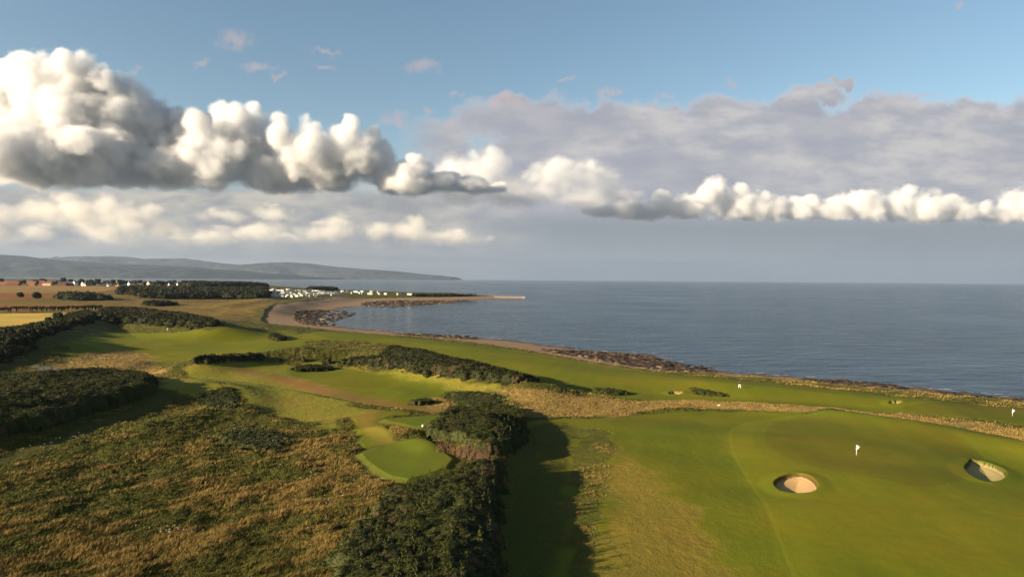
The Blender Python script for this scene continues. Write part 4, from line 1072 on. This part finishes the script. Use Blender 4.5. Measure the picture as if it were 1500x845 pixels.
# ------------------------------------------------------------------ village
M_WALLW = plain('white_harling', (.78,.76,.70), .9, .1, .06, .3); M_WALLT = plain('tan_stone', (.55,.42,.28), .9, .1, .15, .5); M_WALLR = plain('red_sandstone', (.24,.10,.07), .9, .1, .15, .4)
M_SLATE = plain('slate_roof', (.07,.07,.08), .7, .3, .2, .5); M_TILE = plain('red_tile_roof', (.20,.075,.05), .8, .2, .2, .5)
M_GLASS = plain('window_glass', (.03,.035,.04), .15, .5); M_DOOR = plain('door_paint', (.10,.05,.03), .6); M_CHIM = plain('chimney_stone', (.30,.20,.14), .9)
def house(px, py, L, Wd, H_, rz, wall, roof, label, wing=False):
    p = hit(px, py)[0]; z = gz(*p); r = empty('house', (p[0], p[1], z), rz, label=label, category='house', group='houses of the village')
    hw, hl = Wd / 2, L / 2; rh = Wd * .42
    mb = MB(); mb.add([(-hl,-hw,-1),(hl,-hw,-1),(hl,hw,-1),(-hl,hw,-1),(-hl,-hw,H_),(hl,-hw,H_),(hl,hw,H_),(-hl,hw,H_),(-hl,0,H_+rh),(hl,0,H_+rh)],
        [(0,1,5,4),(2,3,7,6),(1,2,6,9,5),(3,0,4,8,7)])
    if wing: mb.box((hl + 7, 0, H_ * .3 - .5), (14, Wd * .8, H_ * .6 + 1))
    mb.build('wall', wall, r)
    mb = MB(); e = .35; t_ = .22
    for s_ in (-1, 1):
        a = [(-hl - .2, s_ * (hw + e), H_ - e * .84), (hl + .2, s_ * (hw + e), H_ - e * .84), (hl + .2, 0, H_ + rh + .02), (-hl - .2, 0, H_ + rh + .02)]
        b_ = [(x, y, zz + t_) for x, y, zz in a]; mb.add(a + b_, [(0,1,2,3)[::-s_],(4,5,6,7)[::s_],(0,1,5,4),(1,2,6,5),(2,3,7,6),(3,0,4,7)])
    rf = mb.build('roof', roof, r)
    if wing:
        mb = MB(); mb.box((hl + 7, 0, H_ * .6 + .15), (14.6, Wd * .86, .3)); mb.build('wing_roof', roof, r)
    for s_ in (-1, 1):
        mb = MB(); mb.box((s_ * (hl - .6), 0, H_ + rh + .6), (1.0, 1.6, 1.9)); mb.build('chimney', M_CHIM, rf)
    k = max(2, int(L / 3.4))
    for fl in range(2 if H_ > 4.6 else 1):
        for i in range(k):
            xx = -hl + (i + .5) * L / k
            if fl == 0 and i == k // 2:
                mb = MB(); mb.box((xx, -hw - .03, 1.05), (1.1, .1, 2.1)); mb.build('door', M_DOOR, r); continue
            mb = MB(); mb.box((xx, -hw - .03, 1.7 + fl * 2.7), (1.1, .1, 1.4)); mb.build('window', M_GLASS, r)
    for s_ in (-1, 1):
        mb = MB(); mb.box((s_ * (hl + .03), 0, H_ - .8), (.1, 1.0, 1.3)); mb.build('window', M_GLASS, r)
    return r
hs_ = [(6,418.0,26,9,4.2,0,M_WALLR,M_TILE,'long low house with red roof at the far left edge of the village'),
 (20,418.1,24,9,4.5,.15,M_WALLR,M_TILE,'second long red roofed house from the left edge'),
 (47,418.2,20,9,5.0,-.1,M_WALLR,M_TILE,'wide red sandstone house left of the row of dark trees'),
 (58,417.8,22,10,6.0,.1,M_WALLR,M_TILE,'tall red roofed house half hidden by two dark trees'),
 (70,418.2,18,9,4.6,0,M_WALLT,M_TILE,'tan walled house with red roof among dark trees'),
 (92,418.4,16,9,4.6,.2,M_WALLR,M_SLATE,'low brick house between trees just left of the first white gable'),
 (106,418.6,18,9,4.4,.0,M_WALLR,M_SLATE,'brick cottage with slate roof touching the first white gable'),
 (110.5,418.8,8,7,7.5,1.2,M_WALLW,M_SLATE,'narrow house whose bright white gable stands first from the left'),
 (123,418.6,9,7,5.2,1.3,M_WALLW,M_SLATE,'white gabled house second from the left'),
 (129,419.2,12,7,3.4,.9,M_WALLT,M_SLATE,'low tan cottage right of the second white gable'),
 (146,418.8,12,8,4.5,.4,M_WALLT,M_SLATE,'tan cottage in the middle of the tree row'),
 (153,418.6,11,8,6.0,1.1,M_WALLW,M_SLATE,'white house partly behind a round dark tree'),
 (159.5,419.2,9,7,6.0,1.3,M_WALLW,M_SLATE,'small bright white house with steep gable in the middle of the village'),
 (174,419.0,10,8,7.0,1.2,M_WALLT,M_SLATE,'cream gabled house with tall pointed end'),
 (181,418.6,11,8,5.0,.3,M_WALLW,M_SLATE,'pale house tucked between two trees right of the cream gable'),
 (192.5,419.2,13,8,6.2,1.0,M_WALLW,M_SLATE,'largest bright white house of the village'),
 (205,419.4,12,8,4.0,.2,M_WALLT,M_SLATE,'low dark roofed cottage left of the tan building'),
 (220,420.0,11,9,8.0,1.15,M_WALLT,M_SLATE,'tall tan gabled building with a long low wing',True),
 (252,420.4,14,8,4.6,.9,M_WALLW,M_SLATE,'white bungalow beside the dark plantation'),
 (262,420.4,9,7,5.2,1.2,M_WALLW,M_SLATE,'small white house right of the bungalow by the plantation'),
 (344,421.0,15,9,9.0,.6,M_WALLT,M_SLATE,'grey roofed building rising out of the tree belt'),
 (371,421.2,8,8,8.0,.8,M_WALLT,M_SLATE,'narrow tower-like house rising at the right end of the tree belt')]
for h_ in hs_: house(*h_)

# ------------------------------------------------------------------ caravans
M_CAR = plain('caravan_shell', (.56,.54,.47), .6, .3, .05, .5); M_CARG = plain('caravan_shell_green', (.42,.45,.36), .6, .3, .05, .5); M_CROOF = plain('caravan_roof', (.34,.33,.30), .7, .2, .1, .5); M_CWIN = plain('caravan_window', (.05,.06,.07), .2, .5)
def caravan_meshes(shell):
    L, Wd, H_ = 10.5, 3.6, 2.5
    mb = MB(); hl, hw = L / 2, Wd / 2
    mb.add([(-hl,-hw,.5),(hl,-hw,.5),(hl,hw,.5),(-hl,hw,.5),(-hl,-hw,H_+.5),(hl,-hw,H_+.5),(hl,hw,H_+.5),(-hl,hw,H_+.5),(-hl,0,H_+.95),(hl,0,H_+.95)], [(0,1,5,4),(2,3,7,6),(1,2,6,9,5),(3,0,4,8,7),(0,3,2,1)])
    mb.box((0, 0, .2), (L - .3, Wd - .3, .9))
    body = mb.mesh('body', shell)
    mb = MB()
    for s_ in (-1, 1):
        a = [(-hl - .15, s_ * (hw + .15), H_ + .46), (hl + .15, s_ * (hw + .15), H_ + .46), (hl + .15, 0, H_ + .96), (-hl - .15, 0, H_ + .96)]; b_ = [(x, y, z + .1) for x, y, z in a]
        mb.add(a + b_, [(0,1,2,3),(4,5,6,7),(0,1,5,4),(1,2,6,5),(2,3,7,6),(3,0,4,7)])
    roof = mb.mesh('roof', M_CROOF)
    out = [('body', body), ('roof', roof)]
    for s_ in (-1, 1):
        for xx, w in ((-3.2, 1.8), (3.0, 2.0)):
            mb = MB(); mb.box((xx, s_ * (hw + .02), 1.95), (w, .08, .9)); out.append(('window', mb.mesh('window', M_CWIN)))
        mb = MB(); mb.box((s_ * (hl + .02), 0, 1.95), (.08, 2.4, 1.0)); out.append(('window', mb.mesh('window', M_CWIN)))
    return out
CM = [caravan_meshes(M_CAR), caravan_meshes(M_CARG)]
rc_ = random.Random(4); spots = []
def row(x0, x1, y0, y1, step): 
    x = x0
    while x < x1:
        spots.append((x + rc_.uniform(-.25, .25) * step, y0 + (y1 - y0) * (x - x0) / (x1 - x0) + rc_.uniform(-.3, .3))); x += step * rc_.uniform(.9, 1.6)
row(400, 430, 424.8, 425.2, 4.2); row(397, 470, 426.8, 427.4, 4.0); row(397, 505, 428.6, 429.6, 4.4); row(397, 495, 430.6, 431.4, 4.6); row(397, 490, 432.4, 432.9, 4.8); row(398, 470, 434.2, 434.6, 5.4); row(398, 440, 435.9, 436.1, 6)
row(455, 500, 433.2, 432.4, 5.5); row(505, 545, 429.8, 430.6, 7); row(540, 612, 431.4, 432.2, 12); row(500, 560, 427.8, 429.0, 9); row(285, 372, 427.4, 428.2, 4.6); row(312, 360, 426.2, 426.8, 6)
pts = hit([s_[0] for s_ in spots], [s_[1] for s_ in spots]); zs = land(pts[:, 0], pts[:, 1])
for i, (p, z, sd_) in enumerate(zip(pts, zs[0], zs[6])):
    if sd_ < 25 or rc_.random() < .12: continue
    k = 0 if rc_.random() < .86 else 1
    r = empty('caravan', (p[0], p[1], z), rc_.choice([.5, .9, 1.9, 2.3, 2.7]) + rc_.uniform(-.15, .15), label=('pale static caravan with shallow roof in the park by the bay' if k == 0 else 'greenish static caravan with shallow roof in the park by the bay'), category='caravan', group=('pale static caravans by the bay' if k == 0 else 'greenish static caravans by the bay'))
    r.scale = (.88, .88, .88)
    for nm, me in CM[k]: new_obj(nm, me, r)

# ------------------------------------------------------------------ pier at the point, shore rocks
M_PIER = plain('pier_stone', (.26,.21,.17), .9, .1, .25, .3); M_RED = plain('beacon_grey', (.2,.2,.2), .6)
a = on_plane(724, 434.6, 2); b_ = on_plane(765.5, 435.0, 2); dv = b_ - a; ln = float(np.hypot(*dv)); rz = math.atan2(dv[1], dv[0])
pr = empty('stone_pier', ((a[0] + b_[0]) / 2, (a[1] + b_[1]) / 2, 0), rz, label='low stone pier running out from the tip of the sandy point', category='pier')
mb = MB()
for k in range(8):
    x0 = -ln / 2 + k * ln / 8; mb.box((x0 + ln / 16, rc_.uniform(-.3, .3), .9 + rc_.uniform(-.15, .15)), (ln / 8 - .1, 5.4, 3.4))
mb.build('deck', M_PIER, pr)
mb = MB(); mb.box((0, 3.4, 2.2), (ln - .5, .9, 1.6)); mb.build('parapet', M_PIER, pr)
mb = MB(); mb.box((ln / 2 + 1.6, 0, 1.2), (4.5, 8, 3.6), 0, .2); mb.build('pier_head', plain('pale_pier_head', (.38,.35,.30), .9), pr)
p = on_plane(724.5, 434.3, 3); mb = MB(); mb.tube([(0, 0, 0), (0, 0, 8)], [.35, .18], 8); mb.tube([(0, 0, 8), (0, 0, 9.4)], [.6, .5], 8); mb.box((0, 0, .4), (2, 2, 1.6))
o = mb.build('beacon', M_RED, label='slender grey beacon mast at the root of the pier', category='beacon'); o.location = (p[0], p[1], 2.0)

rs = np.random.default_rng(12); VV, FF, TT = [], [], []
def slabs(P_, n, smin, smax, zb=0.1):
    x0, y0 = P_.min(0); x1, y1 = P_.max(0)
    x = rs.uniform(x0, x1, n * 4); y = rs.uniform(y0, y1, n * 4); k = sd_poly(x, y, P_) > -1.5
    x, y = x[k][:n], y[k][:n]; zz, _, _g, t_ = macro(x, y); s_ = t_ + 11
    for i in range(len(x)):
        if s_[i] > 11: continue
        s0 = rs.uniform(smin, smax) * (1.6 if rs.random() < .1 else 1); ax = rs.uniform(-.4, .4) + .35; hx, hy, hz = s0, s0 * rs.uniform(.25, .5), s0 * rs.uniform(.08, .2)
        co, si = math.cos(ax), math.sin(ax); b0 = 12 * len(VV); q = []
        for sz in (-1, 1):
            for k_ in range(6):
                t = k_ * math.pi / 3 + rs.uniform(-.25, .25); rr = rs.uniform(.75, 1.1) * (1 if sz < 0 else .8)
                u, v = math.cos(t) * hx * rr, math.sin(t) * hy * rr; q.append((x[i] + u * co - v * si, y[i] + u * si + v * co, max(zz[i], -.25) + (hz * rs.uniform(.7, 1.3) if sz > 0 else -.5)))
        VV.append(np.array(q)); TT.append(np.full(12, rs.random()))
        f = [(k_, (k_ + 1) % 6, 6 + (k_ + 1) % 6, 6 + k_) for k_ in range(6)] + [(6, 7, 8, 9), (6, 9, 10, 11)]
        FF.append(np.array(f) + b0)
for P_, n, a_, b_ in zip(ROCKZ, (1500, 900, 2600, 1400, 1400, 700), (.4, .5, .25, .2, .2, .3), (2.6, 3.0, 1.6, 1.2, 1.2, 1.8)): slabs(P_, n, a_, b_)
m_rock, b = material('shore_rock', 0.8, 0.25)
n_ = xnoise(xpos(), .6, 4, .6); t = xattr('tone')
c_ = xmix(xs(.35, .6, t), (.016,.012,.009), (.11,.066,.04)); c_ = xmix(xs(.76, .92, t), c_, (.26,.20,.11)); c_ = xmix(xs(.5, .7, n_) * .6, c_, (.03,.028,.02))
link(c_, b.inputs['Base Color'])
V = np.concatenate(VV); me = np_mesh('shore_rocks', V, np.concatenate(FF), m_rock); set_attr(me, 'tone', np.concatenate(TT))
new_obj('shore_rocks', me, kind='stuff', label='dark weed covered rock shelves along the shore')
# thin broken lines of foam where the sea meets the rocks
fm = MB(); P_ = COAST; seg = np.linalg.norm(np.diff(P_, axis=0), axis=1); cum = np.concatenate([[0], np.cumsum(seg)])
rs = np.random.default_rng(31)
for t0_ in np.arange(0, min(cum[-1], 6000), 5.0):
    x = np.interp(t0_, cum, P_[:, 0]); y = np.interp(t0_, cum, P_[:, 1])
    if not (60 < np.hypot(x, y) < 900 and y > 0): continue
    if gnoise(np.array([x / 30]), np.array([y / 30]), 3)[0] < .05: continue
    for q in range(2):
        ox, oy = rs.normal(0, 2.5), abs(rs.normal(0, 3.0)) + 1; L_ = rs.uniform(1.0, 4.5); w = rs.uniform(.12, .4); a = rs.uniform(-.5, .1); n = 7; V1 = []
        for sgn in (1, -1):
            for i_ in range(n)[::sgn]:
                u = i_ / (n - 1) - .5; hw_ = w * (1 - 4 * u * u + .1) * rs.uniform(.5, 1.3)
                V1.append((x + ox + u * L_ * math.cos(a), y + oy + u * L_ * math.sin(a) + sgn * hw_, .05))
        fm.add(V1, [tuple(range(2 * n))[::-1]])
fm.build('foam', plain('sea_foam', (.62,.62,.60), .8, .1, .1), kind='stuff', label='thin broken lines of foam along the rocks')
print('things', round(time.time() - T0, 1))
# ------------------------------------------------------------------ clouds
CLOUDS = True
if CLOUDS:
    cloud('cumulus_cloud', [(-60,214,76),(20,160,66,-.1),(72,132,58,-.7),(122,132,50,-.6),(168,168,60,-.4),(215,194,58,.1),(60,230,110,-.8,72),(130,215,80,.2,60),(250,245,60,-.2,40),(180,240,85,-.3,60),(262,215,50,.6),
        (-135,256,70,.5,40),(345,205,46),(372,186,28,.3),(310,240,60,-.4),(412,218,38,.3),(455,224,46,-.3),(505,218,40),(548,238,42,.3),(480,258,70,.6,34),(602,254,44,.3,30),(640,268,40,.5,18),(690,276,50,.9,14),(600,274,60,.4,18),(190,205,60,.1),(238,190,42,.2),(282,204,38,.1),(580,268,60,.8,22),(400,258,60,.5,36),(455,238,56,.1,44),(530,240,52,.2,40),(350,220,56,.1,50),(30,124,40,-.2),(110,175,70,-.6),(-10,190,70,.2)],
        20.0, 283, 40, 3.0, 0.0065, 'tall white and grey cumulus towering over the left')
    cloud('cumulus_row', [(885,312,34,.3,14),(925,310,40,0,22),(968,308,36,0,26),(1012,306,38,0,28),(1046,290,30,0,36),(1085,304,40,0,34),(1128,308,36,.2,30),(1168,314,34,0,24),(1212,310,40,0,30),(1262,304,38,0,38),(1308,306,38,.2,34),(1352,306,42,0,36),(1402,308,36,0,32),(1450,314,34,0,24),(1500,304,46,0,38),(1575,308,55,0,34),(1680,304,80,0,38),(1232,300,26,.5,28),(1105,296,20,.4,22),(1395,296,22,.4,22)],
        26.0, 321, 42, 11.0, 0.0048, 'long bright row of small cumulus low over the sea', warp=0.8, vor=0.35, vs_=1.3, kids=1, soft=.3, edge=1.05, fat=.08, tint=(.94,.945,.95))
    cloud('cumulus_towers', [(680,284,60,.2,26),(760,290,70,.3,22),(850,296,60,.2,20),(900,290,40,.4,18),(700,258,44,0,32),(720,250,40,.3,30),(815,262,50,-.2,34),(868,262,44,.2,34),(660,250,36,.5,26),(655,264,34,0,22),(745,274,40,0,24),(838,264,50,0,38),(868,286,32,0,24),(800,282,40,0,24),(782,264,26,.4,18)],
        24.0, 304, 56, 23.0, 0.0016, 'soft pale cumulus towers in the middle of the sky', warp=1.2, vor=0.4, soft=0.8, kids=2, edge=1.0, fat=.24)
    cloud('low_cumulus', [(60,318,50,.5,30),(120,322,60,.5,30),(190,330,60,.5,30),(250,340,50,.5,22),(-10,345,60,.5,24),(88,310,24,0,22),(158,308,32,0,26),(212,320,36,0,18),(14,314,30,0,22),(58,350,36,0,14),(150,348,46,0,16),(236,328,32,0,18),(495,330,34,0,15),(640,347,40,0,16),(300,354,60,0,12),(610,324,26,0,10),(-90,320,80,0,26),(430,354,46,0,9),(560,338,50,0,18),(600,344,60,.5,20),(480,342,60,.5,18),(380,346,60,.5,16),(670,352,50,.5,14),(330,322,40,.5,14),(400,318,40,.6,12)],
        30.0, 366, 75, 37.0, 0.0011, 'small cumulus heads low above the hills, haze yellow put into their tint', warp=1.4, vor=0.45, soft=0.8, edge=1.1, fat=.2, tint=(1, .97, .90), kids=1, fl=1.2)  # yellowing by distant haze put into the cloud tint

# ------------------------------------------------------------------ air
HAZE = True
if HAZE:
    mb = MB(); mb.box((-500, 1500, 395), (64000, 64000, 820))
    m = bpy.data.materials.new('haze_air'); m.use_nodes = True; t = m.node_tree; t.nodes.clear()
    o = t.nodes.new('ShaderNodeOutputMaterial'); pv = t.nodes.new('ShaderNodeVolumePrincipled')
    pv.inputs['Color'].default_value = (.42, .53, .72, 1); pv.inputs['Density'].default_value = 2.6e-5; pv.inputs['Anisotropy'].default_value = 0.2
    t.links.new(pv.outputs[0], o.inputs['Volume'])
    hz_ = mb.build('haze', m, kind='stuff', label='thin blue sea air')
print('script', round(time.time() - T0, 1))
